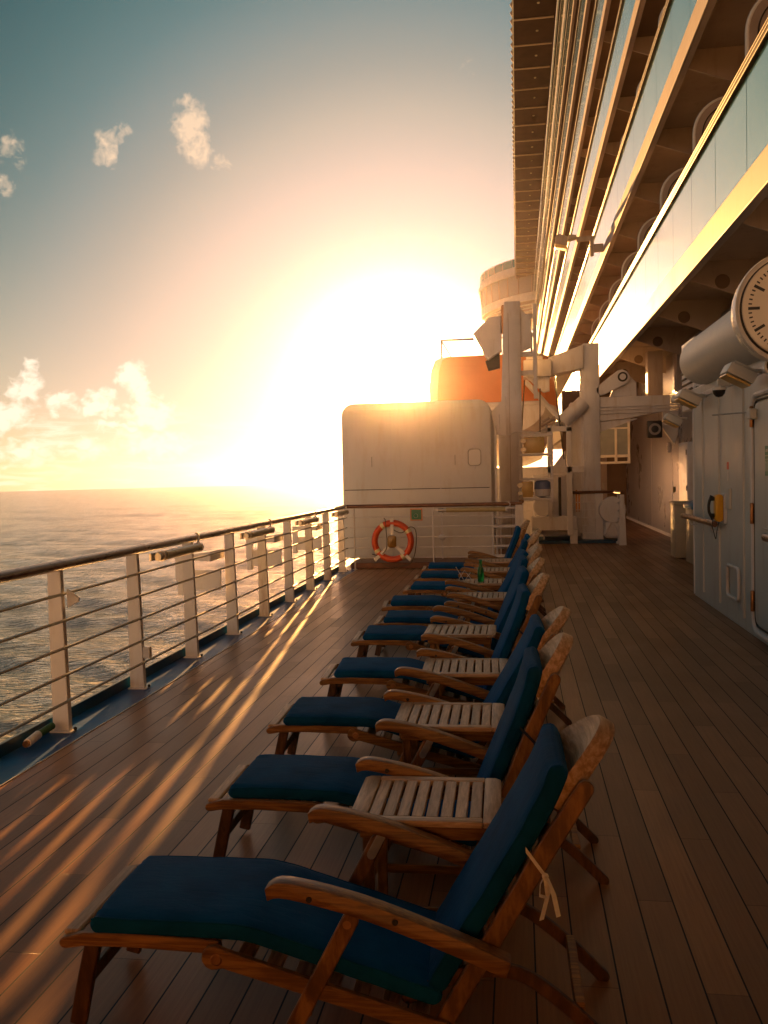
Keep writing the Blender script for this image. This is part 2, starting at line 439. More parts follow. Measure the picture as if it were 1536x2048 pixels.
sky = mix_col(N, L, w, sky, hor)
# clouds in azimuth and elevation
cx = N.new('ShaderNodeCombineXYZ'); L.new(az, cx.inputs[0]); L.new(el, cx.inputs[1]); P = cx.outputs[0]
nw = N.new('ShaderNodeTexNoise'); nw.inputs['Scale'].default_value = .9; nw.inputs['Detail'].default_value = 5; L.new(P, nw.inputs['Vector'])
ws = N.new('ShaderNodeVectorMath'); ws.operation = 'SUBTRACT'; L.new(nw.outputs['Color'], ws.inputs[0]); ws.inputs[1].default_value = (.5, .5, .5)
wm = N.new('ShaderNodeVectorMath'); wm.operation = 'SCALE'; L.new(ws.outputs[0], wm.inputs[0]); wm.inputs['Scale'].default_value = 2.3
wa = N.new('ShaderNodeVectorMath'); wa.operation = 'ADD'; L.new(P, wa.inputs[0]); L.new(wm.outputs[0], wa.inputs[1]); PW = wa.outputs[0]
def blobs(lst, vec):
    tot = None
    for (a, e, ra, re, amp) in lst:
        m1 = N.new('ShaderNodeVectorMath'); m1.operation = 'SUBTRACT'; L.new(vec, m1.inputs[0]); m1.inputs[1].default_value = (a, e, 0)
        m2 = N.new('ShaderNodeVectorMath'); m2.operation = 'DIVIDE'; L.new(m1.outputs[0], m2.inputs[0]); m2.inputs[1].default_value = (ra, re, 1)
        m3 = N.new('ShaderNodeVectorMath'); m3.operation = 'LENGTH'; L.new(m2.outputs[0], m3.inputs[0])
        f = mn('MULTIPLY', mn('SUBTRACT', 1.0, m3.outputs['Value'], clamp=True), amp)
        tot = f if tot is None else mn('MAXIMUM', tot, f)
    return tot
hi_c = blobs([(-19.9, 20.7, 1.5, 1.5, 1.0), (-19.7, 19.6, 1.3, 1.5, .9), (-20.2, 21.9, .8, .9, .6), (-18.2, 18.9, .9, .6, .5), (-24.9, 19.3, 1.1, 1.4, .85),
              (-24.0, 20.1, .6, .8, .4), (-30.4, 18.6, 1.0, 1.1, .55), (-30.6, 16.9, .8, .6, .45), (-2.6, 23.8, .9, .5, .16)], PW)
fine = noise_node(N, L, P, 1.7, 6, .56, .7)
ha = ramp_node(N, L, mn('ADD', hi_c, mn('MULTIPLY', mn('SUBTRACT', fine, .5), 1.3)), [(.10, (0,)*3), (.70, (.92,)*3)])
ha = mn('MULTIPLY', ha, ramp_node(N, L, hi_c, [(.0, (0,)*3), (.18, (1,)*3)]))
lo_c = blobs([(-23.9, 6.3, 1.2, 1.3, 1.0), (-23.4, 5.2, .9, 1.5, 1.0), (-22.8, 4.1, 1.9, 1.1, 1.0), (-26.0, 4.6, 1.5, 1.2, .95), (-28.1, 4.7, 1.1, .9, .7), (-30.0, 5.6, 1.2, 1.3, .8),
              (-31.0, 3.8, 1.9, 1.2, .8), (-29.6, 6.8, .6, .7, .5), (-26.6, 2.0, 2.2, .9, .6), (-30.5, 1.6, 2.8, 1.1, .7), (-22.5, 2.2, 3.0, 1.2, .7), (-25.0, 3.2, 1.6, .45, .7),
              (-36, 4.0, 4, 2.6, .8), (-44, 3.5, 6, 2.5, .8), (-55, 4, 7, 3, .8)], PW)
fine2 = noise_node(N, L, mapping(N, L, P, (1, 1.3, 1)), 1.4, 6, .57, .6)
la = ramp_node(N, L, mn('ADD', lo_c, mn('MULTIPLY', mn('SUBTRACT', fine2, .5), 1.5)), [(.06, (0,)*3), (.55, (1,)*3)])
la = mn('MULTIPLY', la, ramp_node(N, L, lo_c, [(.0, (0,)*3), (.2, (1,)*3)]))
st = noise_node(N, L, mapping(N, L, P, (.30, 1.9, 1)), 1.0, 7, .62, .4)
st = ramp_node(N, L, st, [(.50, (0,)*3), (.66, (.8,)*3)])
st = mn('MULTIPLY', st, ramp_node(N, L, mn('DIVIDE', el, 10.0), [(.02, (1,)*3), (.30, (.9,)*3), (.48, (0,)*3)]))
st = mn('MULTIPLY', st, ramp_node(N, L, mn('DIVIDE', az, -60.0), [(.22, (0,)*3), (.36, (1,)*3)]))
la = mn('MAXIMUM', la, st)
sky = mix_col(N, L, mn('MULTIPLY', ha, .85), sky, (1.0, .72, .48))
sky = mix_col(N, L, mn('MULTIPLY', la, .85), sky, (1.12, 1.0, .80))
# sun aureole
g1 = mn('MULTIPLY', mn('POWER', 2.718, mn('MULTIPLY', mn('POWER', mn('DIVIDE', theta, 2.6), 2.0), -1.0)), 60.0)
g2 = mn('MULTIPLY', mn('POWER', 2.718, mn('MULTIPLY', mn('POWER', mn('DIVIDE', theta, 4.2), 2.0), -1.0)), 1.1)
gl = N.new('ShaderNodeVectorMath'); gl.operation = 'SCALE'; gl.inputs[0].default_value = (1.0, .50, .17); L.new(g1, gl.inputs['Scale'])
gl2 = N.new('ShaderNodeVectorMath'); gl2.operation = 'SCALE'; gl2.inputs[0].default_value = (1.0, .78, .66); L.new(g2, gl2.inputs['Scale'])
sky = mix_col(N, L, 1.0, sky, gl2.outputs[0], 'ADD')
ad = N.new('ShaderNodeVectorMath'); ad.operation = 'ADD'; L.new(sky, ad.inputs[0]); L.new(gl.outputs[0], ad.inputs[1])
bg = N.new('ShaderNodeBackground'); L.new(ad.outputs[0], bg.inputs[0]); bg.inputs[1].default_value = WS
ns = N.new('ShaderNodeTexSky'); ns.sky_type = 'NISHITA'; ns.sun_disc = False; ns.sun_elevation = SUN_EL; ns.sun_rotation = SUN_AZ
ns.air_density = 1.0; ns.dust_density = 2.0
bg2 = N.new('ShaderNodeBackground'); L.new(mix_col(N, L, 1.0, ns.outputs[0], (1.0, .66, .52), 'MULTIPLY'), bg2.inputs[0]); bg2.inputs[1].default_value = .0025
ash = N.new('ShaderNodeAddShader'); L.new(bg.outputs[0], ash.inputs[0]); L.new(bg2.outputs[0], ash.inputs[1])
L.new(ash.outputs[0], out.inputs[0])

S.view_settings.view_transform = 'Standard'; S.view_settings.look = 'None'
S.view_settings.exposure = EXPO; S.view_settings.gamma = 1.0; S.view_settings.use_curve_mapping = False
S.cycles.use_denoising = True
S.cycles.max_bounces = 8; S.cycles.diffuse_bounces = 4; S.cycles.glossy_bounces = 4
S.cycles.sample_clamp_indirect = 4.0
S.cycles.caustics_reflective = False; S.cycles.caustics_refractive = False

# ------------------------------------------------------------------ sea haze
def haze():
    m = bpy.data.materials.new('sea_haze'); t, N, L = nt(m); N.remove(N['Principled BSDF'])
    v = N.new('ShaderNodeVolumePrincipled'); v.inputs['Density'].default_value = 1.2e-4; v.inputs['Anisotropy'].default_value = .96
    v.inputs['Color'].default_value = (1.0, .86, .92, 1)
    L.new(v.outputs[0], N['Material Output'].inputs['Volume'])
    MB().box(-2100, 2100, -2100, 2100, -17.5, 36).build('haze', m, smooth=0, kind='stuff')
haze()

# ------------------------------------------------------------------ sea
SEA_Z = -15.0
def build_sea():
    rnd = random.Random(3); waves = []
    for lam, amp in ((46, .12), (33, .09), (24, .08), (17, .07), (12, .06), (8.5, .05), (6.2, .045), (4.6, .035), (3.5, .03)):
        for k in range(3):
            a = R(-115 + rnd.uniform(-28, 28)); kk = 2*PI/(lam * rnd.uniform(.85, 1.15))
            waves.append((kk*math.cos(a), kk*math.sin(a), amp * rnd.uniform(.5, 1), rnd.uniform(0, 6.28), lam))
    rs = [9.0]
    while rs[-1] < 1950: rs.append(rs[-1] * 1.0185 + .05)
    rs[-1] = 1950
    angs = [-85 + i * .26 for i in range(int(100 / .26) + 1)]
    last = angs[-1]
    angs += [last + i * (260 / 40) for i in range(1, 40)]
    me = bpy.data.meshes.new('sea'); vs = []; fs = []
    for r in rs:
        for a in angs:
            x = r * math.sin(R(a)); y = r * math.cos(R(a)); z = 0
            if r < 900:
                for (kx, ky, am, ph, lam) in waves:
                    if r < lam * 28:
                        s = math.sin(kx*x + ky*y + ph); z += am * (s + .25 * s * s)
                z *= 1 - (r / 900) ** 2
            vs.append((x, y, SEA_Z + z))
    n = len(angs)
    for i in range(len(rs) - 1):
        for j in range(n):
            k = (j + 1) % n
            fs.append((i*n + j, i*n + k, (i+1)*n + k, (i+1)*n + j))
    me.from_pydata(vs, [], fs); me.update()
    for p in me.polygons: p.use_smooth = True
    me.materials.append(M['sea'])
    o = bpy.data.objects.new('sea', me); COL.objects.link(o); o['kind'] = 'structure'
    if me.polygons[0].normal.z < 0: me.flip_normals()
build_sea()

# ------------------------------------------------------------------ deck, gutter, hull
MB().box(-2.815, 6.0, -6, 33, -.25, 0).build('deck', M['deck'], smooth=0, kind='structure')
MB().box(-3.12, -2.818, -6, 40, -.25, -.004).build('gutter', M['blue_paint'], smooth=0, kind='structure')
MB().box(-2.822, -2.813, -6, 15.3, -.01, .006, .002).build('deck_edge_strip', M['white'], smooth=0, kind='structure')
h = tag(MB().box(-3.14, 9.0, -60, 130, -15.5, -.26).build('hull', M['white_clean'], smooth=0), 'white hull side of the ship below the open deck', 'ship hull')
cm = tag(MB().box(-3.145, -3.115, -6, 15.6, -.2, .075, .004).build('gutter_coaming', M['blue_dark'], smooth=0), 'low dark blue coaming along the outer edge of the gutter', 'coaming')

# ------------------------------------------------------------------ railings
WZ = [.913, .738, .560, .382, .208]
def port_railing():
    t = thing('railing', 'white port side railing with wooden top rail over the sea, running along the blue gutter', 'railing', (-3.0, 5.5, 0))
    Lx = lambda x: x + 3.0
    Ly = lambda y: y - 5.5
    posts = [5.52 + 1.205 * k for k in range(-4, 9)]
    for i, y in enumerate(posts):
        mb = MB(); yy = Ly(y)
        mb.xz([(Lx(-3.08), -.02), (Lx(-2.965), -.02), (Lx(-2.995), 1.07), (Lx(-3.08), 1.07)], yy - .006, yy + .006, .002)
        mb.poly([(Lx(-2.967), yy-.024, -.02), (Lx(-2.955), yy-.024, -.02), (Lx(-2.955), yy+.024, -.02), (Lx(-2.967), yy+.024, -.02)],
                [(Lx(-2.992), yy-.02, 1.075), (Lx(-2.98), yy-.02, 1.075), (Lx(-2.98), yy+.02, 1.075), (Lx(-2.992), yy+.02, 1.075)], .002)
        mb.box(Lx(-3.09), Lx(-2.93), yy-.035, yy+.035, -.02, .006, .003)
        p = mb.build('post', M['white_rust'] if i in (8, 10, 11) else M['white'], t)
        if i in (8, 10): p['label'] = 'rust streaked white post'
        MB().lathe([(.008, -.012), (.012, -.004), (.012, .006), (.006, .01)], (Lx(-2.925), yy, .02), 'Z', 8).build('foot_bolt', M['black'], p)
    for z in WZ:
        MB().tube([(Lx(-2.975) + (.913 - z) * .03, Ly(0.2), z), (Lx(-2.975) + (.913 - z) * .03, Ly(15.42), z)], .0105, 8).build('wire', M['steel'], t)
    # wooden top rail in lengths with joints
    js = [-.8, 4.05, 5.52, 6.83, 9.13, 12.8, 15.5]
    mb = MB()
    for a, b in zip(js, js[1:]):
        mb.tube([(Lx(-2.995), Ly(a + .004), 1.103), (Lx(-2.995), Ly(b - .004), 1.103)], .046, 20, r2=.036)
    mb.build('top_rail', M['handrail'], t)
    for a in js[1:-1]: MB().tube([(Lx(-2.995), Ly(a - .018), 1.103), (Lx(-2.995), Ly(a + .018), 1.103)], .0475, 20, r2=.0375).build('rail_collar', M['handrail'], t)
    mb = MB().xz([(Lx(-2.955), .82), (Lx(-2.875), .86), (Lx(-2.87), .885), (Lx(-2.955), .945)], Ly(5.53), Ly(5.545), .002)
    mb.build('lug', M['white'], t)
    MB().box(Lx(-2.958), Lx(-2.90), Ly(6.70), Ly(6.75), .24, .33, .006).build('latch_block', M['white'], t)
port_railing()

def outboard_bracket(y, label):
    t = thing('outboard_bracket', label, 'bracket', (-3.1, y, .6), group='white brackets outside the port railing')
    MB().xz([(-.03, .30), (-.42, .255), (-.42, .225), (-.03, .20)], -.22, .22, .004).build('shelf', M['white'], t)
    MB().yz(rrect(-.05, .05, -.17, .26, .02), -.46, -.40, .004).build('hanger', M['white'], t)
    MB().box(-.46, .0, -.012, .012, -.12, .09, .003).build('arm', M['white'], t)
    MB().box(-.42, -.34, -.2, -.17, .0, .27, .003).build('strut', M['white'], t)
outboard_bracket(9.05, 'white steel bracket outside the railing at the fourth post, nearest and largest of the row')
outboard_bracket(11.5, 'white steel bracket outside the railing, second of the row towards the tank')
outboard_bracket(13.95, 'white steel bracket outside the railing, smallest and closest to the white tank')

def tube_lamp(x, y0, y1, z, label, cross=False, inst=None):
    t = thing('tube_lamp', label, 'lamp', (x, y0, z), -PI/2 if cross else 0, 'tube lamps under the handrail')
    Ln = y1 - y0
    MB().tube([(0, .20, 0), (0, Ln, 0)], .040, 18).build('lamp_tube', M['lens'], t)
    MB().tube([(0, .06, 0), (0, .20, 0)], .032, 14).tube([(0, .13, 0), (0, .15, 0)], .044, 14).build('end_cap', M['steel'], t)
    MB().tube([(0, Ln, 0), (0, Ln + .03, 0)], .044, 16).build('end_cap', M['white'], t)
    MB().box(-.055, -.035, .02, .14, -.03, .03, .002).build('mounting_plate', M['white'], t)
    loop = [(-.02, Ln - .06, .03)] + [(-.02, Ln - .0 + .08 * math.sin(a), .03 + .05 - .05 * math.cos(a)) for a in [PI * k / 8 for k in range(1, 9)]]
    MB().tube(loop, .009, 8).build('cable', M['white'], t)
tube_lamp(-2.90, 6.86, 7.86, 1.025, 'nearest tube lamp under the port handrail, between the second and third posts')
tube_lamp(-2.90, 9.25, 10.30, 1.025, 'tube lamp under the port handrail with a curled cable, between the fourth and fifth posts')
tube_lamp(-2.90, 11.66, 12.7, 1.025, 'tube lamp under the port handrail, third one along towards the tank')
tube_lamp(-2.90, 14.05, 15.05, 1.025, 'small tube lamp under the port handrail right at the corner by the tank')
tube_lamp(-1.42, 15.33, 16.53, 1.02, 'pale tube lamp lying across under the forward handrail beside the white tank', True)

def cross_railing():
    y = 15.42
    t = thing('railing', 'white railing across the deck in front of the tank with orange lifebuoy on it', 'railing', (-1.5, y, 0))
    for x, r in ((-2.84, .014), (-1.46, .014)):
        MB().tube([(x + 1.5, 0, 0), (x + 1.5, 0, 1.09)], r, 10).lathe([(.04, 0), (.04, .012)], (x + 1.5, 0, 0), 'Z', 12).build('post', M['white'], t)
    MB().box(1.44, 1.58, -.05, .05, 0, 1.09, .01).build('post', M['white'], t)['label'] = 'thick square end post'
    for z in WZ: MB().tube([(-1.42, 0, z), (1.5, 0, z)], .010, 8).build('wire', M['white'], t)
    MB().tube([(-1.5, 0, 1.105), (1.56, 0, 1.105)], .046, 16, r2=.034).build('top_rail', M['handrail_x'], t)
cross_railing()
def forward_railing():
    t = thing('railing', 'white railing with wooden top rail in front of the lifeboat davit machinery', 'railing', (1.0, 21.0, 0))
    ys = 0
    MB().tube([(-.95, -5.5, 1.14), (-.95, -.02, 1.14), (-.93, 0, 1.14), (1.12, 0, 1.14), (1.16, .02, 1.14), (1.22, -.95, 1.14)], .045, 12, r2=.035).build('top_rail', M['handrail_x'], t)
    MB().box(.72, .90, -.05, .05, 0, 1.11, .01).build('post', M['white'], t)['label'] = 'thick white gate post'
    for (x, y, r) in ((-.43, 0, .018), (-.95, -1.8, .018), (-.95, -3.7, .018), (1.18, -.5, .018)):
        MB().tube([(x, y, 0), (x, y, 1.11)], r, 8).lathe([(.05, 0), (.05, .05), (.02, .06)], (x, y, 0), 'Z', 10).build('post', M['white'], t)
    MB().xz([(1.14, .0), (1.30, .0), (1.26, 1.1), (1.16, 1.1)], -1.0, -.98, .003).build('post', M['white'], t)
    for z in WZ:
        MB().tube([(-.95, -5.5, z), (-.95, 0, z), (1.12, 0, z), (1.21, -.98, z)], .010, 8).build('wire', M['white'], t)
forward_railing()

# ------------------------------------------------------------------ lifebuoy
def lifebuoy():
    t = thing('lifebuoy', 'orange ring lifebuoy with white bands and dark rope hung on the railing', 'lifebuoy', (-2.155, 15.33, .50))
    Rm, rr = .315, .082
    mb = MB(); pts = [(Rm * math.cos(2*PI*k/48), 0, Rm * math.sin(2*PI*k/48)) for k in range(48)]
    mb.tube(pts, rr, 16, closed=True, r2=.055)
    mb.build('ring', M['buoy'], t)
    for a in (32, 122, 212, 304):
        mb = MB(); w = 5.5
        mb.tube([(Rm * math.cos(R(a + d)), 0, Rm * math.sin(R(a + d))) for d in (-w, -w/2, 0, w/2, w)], rr + .004, 16, r2=.059)
        mb.build('band', M['reflect'], t)
    mb = MB()
    for a in (0, ): pass
    mb.box(-.03, .03, -.075, -.06, .08, .40, .003)
    for sgn in (-1, 1):
        mb.obox((sgn * .16, -.068, -.18), (.06, .014, .42), Matrix.Rotation(-sgn * R(47), 3, 'Y'), .003)
    mb.build('bracket', M['white'], t)
    MB().xz(rrect(-.075, .075, -.105, .105, .045), -.12, -.07, .01, 2).build('light', mat('amber_lamp_body', (.22, .11, .015), .3, coat=.3), t)
    rp = smooth_path([(-.14, -.03, .40), (-.11, -.07, .36), (-.10, -.08, .2), (-.09, -.08, .0), (-.11, -.08, -.14), (-.22, -.06, -.24), (-.36, -.02, -.22)], 5)
    r2 = smooth_path([(.0, -.06, .22), (.08, -.07, .17), (.18, -.07, .15), (.30, -.05, .24), (.38, -.02, .22), (.41, -.01, .12), (.40, 0, -.1), (.36, 0, -.28), (.28, 0, -.40), (.1, 0, -.44), (-.02, 0, -.46), (-.2, 0, -.38)], 5)
    MB().tube(rp, .008, 6).tube(r2, .008, 6).build('rope', M['rope'], t)
    # lettering round the ring
    mb = MB()
    def ring_text(s, a_mid, size, flip=False):
        step = 9.5
        for i, ch in enumerate(s):
            off = (i - (len(s) - 1) / 2) * step
            a = a_mid + off if flip else a_mid - off
            r = Rm
            rot = a - 90 if not flip else a + 90
            Mx = Matrix.Translation((r * math.cos(R(a)), -.056, r * math.sin(R(a)))) @ Matrix.Rotation(-R(rot), 4, 'Y') @ Matrix.Rotation(R(90), 4, 'X')
            if ch != ' ': text_mesh(mb, ch, size, Mx, .0015)
    ring_text('HAMILTON', 270, .075, True)
    ring_text('PRINCESS', 178, .075)
    mb.build('lettering', mat('faded_black_lettering', (.18, .05, .03), .6), t, smooth=0)
lifebuoy()
sg = thing('sign', 'small square green sign showing a white ring in an orange frame above the lifebuoy', 'sign', (-1.74, 15.36, .95))
MB().box(-.105, .105, 0, .015, -.105, .105, .003).build('frame', M['orange'], sg)
MB().box(-.085, .085, -.006, 0, -.085, .085).build('panel', M['green'], sg)
MB().tube([(-.01 + .035 * math.cos(2*PI*k/20), -.007, -.02 + .035 * math.sin(2*PI*k/20)) for k in range(20)], .009, 6, closed=True, r2=.002).build('ring_symbol', M['white_clean'], sg)

# ------------------------------------------------------------------ white tank housing
def tank():
    t = thing('tank_housing', 'big white steel tank housing with rounded top corners behind the lifebuoy railing', 'tank', (-1.86, 16.6, 0))
    MB().xz(rrect(-1.40, 1.385, .10, 2.985, .24, 8, (0, 0, 1, 1)), 0, 2.6, .03, 2).build('body', M['tank'], t, smooth=50)
    for x in (-.48, .44): MB().box(x, x + .012, -.005, .003, .12, 2.83).build('plate_weld', M['white'], t, smooth=0)
    MB().box(-1.36, 1.34, -.004, .004, 1.365, 1.378).build('seam', M['endgrain'], t)
    MB().box(-1.36, 1.34, -.010, .0, 2.84, 2.85, .003).build('weld', M['white'], t)
    mb = MB(); pts = [(p[0], -.012, p[1]) for p in rrect(.96, 1.19, 1.78, 2.08, .06)]
    mb.tube(pts, .008, 6, closed=True)
    mb.build('hatch_rim', M['steel'], t)
    MB().xz(rrect(.965, 1.185, 1.785, 2.075, .06), -.010, .0, .003).build('hatch', M['white_clean'], t)
    for x in (.72, -.83):
        MB().tube([(x, 0, 1.98), (x, -.04, 1.98), (x, -.04, 1.80), (x, 0, 1.80)], .007, 6).build('grab_handle', M['steel'], t)
    for z in (2.12, 1.74):
        MB().box(1.05, 1.09, -.02, 0, z - .03, z + .03, .004).build('hatch_hinge', M['white'], t)
    MB().tube([(1.46, .1, .1), (1.46, .1, 2.5)], .02, 8).tube([(1.53, .1, .1), (1.53, .1, 2.7)], .012, 8).build('side_pipe', M['white'], t)
    MB().xz([(1.38, 2.75), (1.66, 3.05), (1.66, 2.3), (1.45, 2.35)], .25, .3, .01).build('side_gusset', M['white'], t)
    for i in range(9):
        MB().lathe([(.03, 0), (.03, .05)], (-1.40, .08 + i * .05, .5 + i * .26), 'X', 8).build('rivet_boss', M['white'], t) if i % 2 == 0 else None
tank()
tag(MB().box(-2.96, .35, 15.62, 16.55, -.003, .10, .01).build('coaming', M['cornerpiece']), 'low brown coaming on the deck in front of the white tank', 'coaming')

# ------------------------------------------------------------------ superstructure with balcony decks
XF = 2.40; YE = 118.0; YS = -8.0
def superstructure():
    t = thing('superstructure', 'towering white ship side with stacked balcony decks, glass balustrades and a dark overhanging top soffit', 'ship superstructure', (XF, 20, 0))
    lx = lambda x: x - XF
    ly = lambda y: y - 20
    # back walls and slabs
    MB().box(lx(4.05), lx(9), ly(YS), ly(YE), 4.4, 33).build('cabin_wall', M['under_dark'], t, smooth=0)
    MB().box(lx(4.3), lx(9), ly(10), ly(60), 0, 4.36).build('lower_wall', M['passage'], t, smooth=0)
    for i in range(7):
        zb = 4.35 + 3.0 * i
        Y1 = YE
        # fascia with a small bulb at the lower lip
        MB().xz([(0, zb), (.10, zb - .02), (.10, zb + .30), (.06, zb + .36), (0, zb + .36)], ly(YS), ly(Y1), .006).build('fascia', M['fascia'], t, smooth=0)
        MB().tube([(.0, ly(YS), zb + .0), (.0, ly(Y1), zb + .0)], .018, 8).build('fascia_lip', M['fascia'], t)
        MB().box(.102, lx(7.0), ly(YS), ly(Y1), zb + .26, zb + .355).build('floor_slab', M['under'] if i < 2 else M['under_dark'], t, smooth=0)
        # glass balustrade panels
        mb = MB(); y = YS
        while y < Y1:
            mb.box(.015, .027, ly(y + .008), ly(min(y + 1.5, Y1) - .008), zb + .375, zb + 1.36, .002); y += 1.5
        g = mb.build('glass_balustrade', M['glass'], t, smooth=0)
        MB().xz([(-.02, zb + 1.36), (.09, zb + 1.36), (.11, zb + 1.47), (.05, zb + 1.50), (-.02, zb + 1.48)], ly(YS), ly(Y1)).build('balustrade_rail', M['bronzerail'], g, smooth=0)
        for (tx, tz) in ((-.024, 1.37), (-.026, 1.425), (-.022, 1.478)):
            MB().tube([(tx, ly(YS), zb + tz), (tx, ly(Y1), zb + tz)], .0035, 6).build('balustrade_trim', M['steel'], g)
    # tapered brackets below the slabs, every cabin
    for i in range(4):
        zb = 4.35 + 3.0 * i
        n = 14 if i else 12
        for k in range(n):
            y = 4.55 + 3.03 * k
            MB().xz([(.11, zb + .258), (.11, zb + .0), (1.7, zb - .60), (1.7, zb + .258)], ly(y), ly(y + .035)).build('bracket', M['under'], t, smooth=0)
    # round discs on the aft faces of the lowest brackets
    for k in range(10):
        y = 4.55 + 3.03 * k
        MB().lathe([(.10, -.006), (.105, 0), (.105, .002)], (lx(2.95), ly(y), 4.31), 'Y', 24).build('bracket_disc', M['under_dark'], t)
    # cabin dividers with rounded outer corners
    for i in range(3):
        zb = 4.35 + 3.0 * i
        for k in range(9):
            y = 7.62 + 3.03 * k
            o = rrect(.19, 1.66, zb + .36, zb + 2.58, .50, 10, (0, 0, 0, 1))
            p = MB().xz(o, ly(y), ly(y + .04), .004).build('divider', M['under'], t, smooth=30)
            pts = [(q[0], ly(y) - .004, q[1]) for q in rrect(.30, 1.66, zb + .40, zb + 2.47, .40, 10, (0, 0, 0, 1))]
            MB().tube(pts[2:] + [pts[0]], .010, 6).build('divider_seal', M['endgrain'], p)
            MB().tube([(q[0], ly(y) + .02, q[1]) for q in o[2:]] + [(.19, ly(y) + .02, zb + .36)], .026, 8).build('divider_rim', M['white_clean'], p)
    # overhanging soffit at the top
    zs = 25.95
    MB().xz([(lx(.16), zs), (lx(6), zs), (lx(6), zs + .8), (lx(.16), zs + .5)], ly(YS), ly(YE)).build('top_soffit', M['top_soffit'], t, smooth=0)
    MB().box(lx(.10), lx(.17), ly(YS), ly(YE), zs - .09, zs + .62).build('soffit_edge', M['white_clean'], t, smooth=0)
    n = 34; mb = MB()
    for k in range(n):
        y = 17 + 3.0 * k
        MB().tube([(lx(.17), ly(y), zs - .07), (lx(2.3), ly(y), zs - .07)], .055, 8).build('soffit_rib', M['rib'], t)
    # scalloped gutter brackets on the rim
    mb = MB()
    for k in range(110):
        y = 20 + .9 * k
        mb.xz([(lx(-.02), zs + .20), (lx(.10), zs - .02), (lx(.10), zs + .34)], ly(y), ly(y + .14))
    mb.build('rim_brackets', M['under'], t, smooth=0)['kind'] = 'stuff'
    mb = MB()
    for k in range(40):
        y = 18.5 + 3.0 * k
        MB().lathe([(.07, -.04), (.08, .0)], (lx(1.45), ly(y), zs - .01), 'Z', 12).build('soffit_lamp', M['lens'], t)
    # hand rails of the upper decks seen edge on
    for x, z in ((2.22, 20.4), (2.20, 23.4)):
        MB().tube([(lx(x), ly(YS), z), (lx(x), ly(YE), z)], .05, 6).build('upper_rail', M['white_clean'], t)
    for k in range(10):
        MB().box(.0, .012, ly(21 + 9.1 * k), ly(21.06 + 9.1 * k), 7.33, 7.70).build('fascia_seam', M['bronze'], t, smooth=0)
M['bronzerail'] = mat('dark_varnished_rail', (.055, .028, .014), .6, var=.2, spec=.15)
M['rib'] = mat('edge_lit_rib', (.62, .48, .34), .35, metal=.5, var=.1)  # edge-lit glow of the soffit ribs put into a warm metal colour
superstructure()

# bridge wing
def bridge_wing():
    t = thing('bridge_wing', 'rounded bridge wing high up at the far end with a window band and teal screen', 'bridge wing', (-1.0, 122, 22))
    def ring(off, z):
        P = [(5, 112), (1.2, 114.5), (-1.6, 117.5), (-3.6, 121), (-4.6, 124), (-4.9, 127), (-4.5, 130), (-3.2, 132.5), (5, 133)]
        sm = [(p.x, p.y) for p in smooth_path(P, 4)]
        c = (0.5, 124)
        return [((x - c[0]) * off + c[0] + 1.0, (y - c[1]) * off + c[1] - 122, z - 22) for x, y in sm]
    def layer(name, a, za, b, zb, m): return MB().poly(ring(a, za), ring(b, zb)).build(name, m, t, smooth=40)
    layer('underside', .72, 21.7, .93, 22.9, M['under']); layer('lower_rim', .95, 22.9, .96, 23.9, M['white_clean'])
    layer('window_band', .93, 23.9, .97, 26.3, M['wing_glass']); layer('cornice', 1.01, 26.3, 1.03, 26.75, M['white_clean'])
    layer('bulwark', .98, 26.75, .98, 27.4, M['white_clean']); layer('glass_screen', .96, 27.4, .96, 28.35, M['teal_glass'])
    rp = ring(.965, 28.4); MB().tube([Vector(p) for p in rp], .05, 6).build('screen_rail', M['white_clean'], t)
    for i in range(2, len(rp) - 4, 2):
        p = rp[i]; MB().tube([(p[0], p[1], 5.4), (p[0], p[1], 6.4)], .05, 6).build('screen_post', M['white_clean'], t)
    q = ring(.935, 23.9); q2 = ring(.975, 26.3)
    for i in range(3, len(q) - 5, 2): MB().tube([q[i], q2[i]], .07, 6).build('mullion', M['under'], t)
    for s in (.76, .82, .88):
        MB().tube([Vector(p) for p in ring(s, 21.62 + (s - .72) * 5.6)], .10, 6).build('underside_rib', M['white_clean'], t)
bridge_wing()

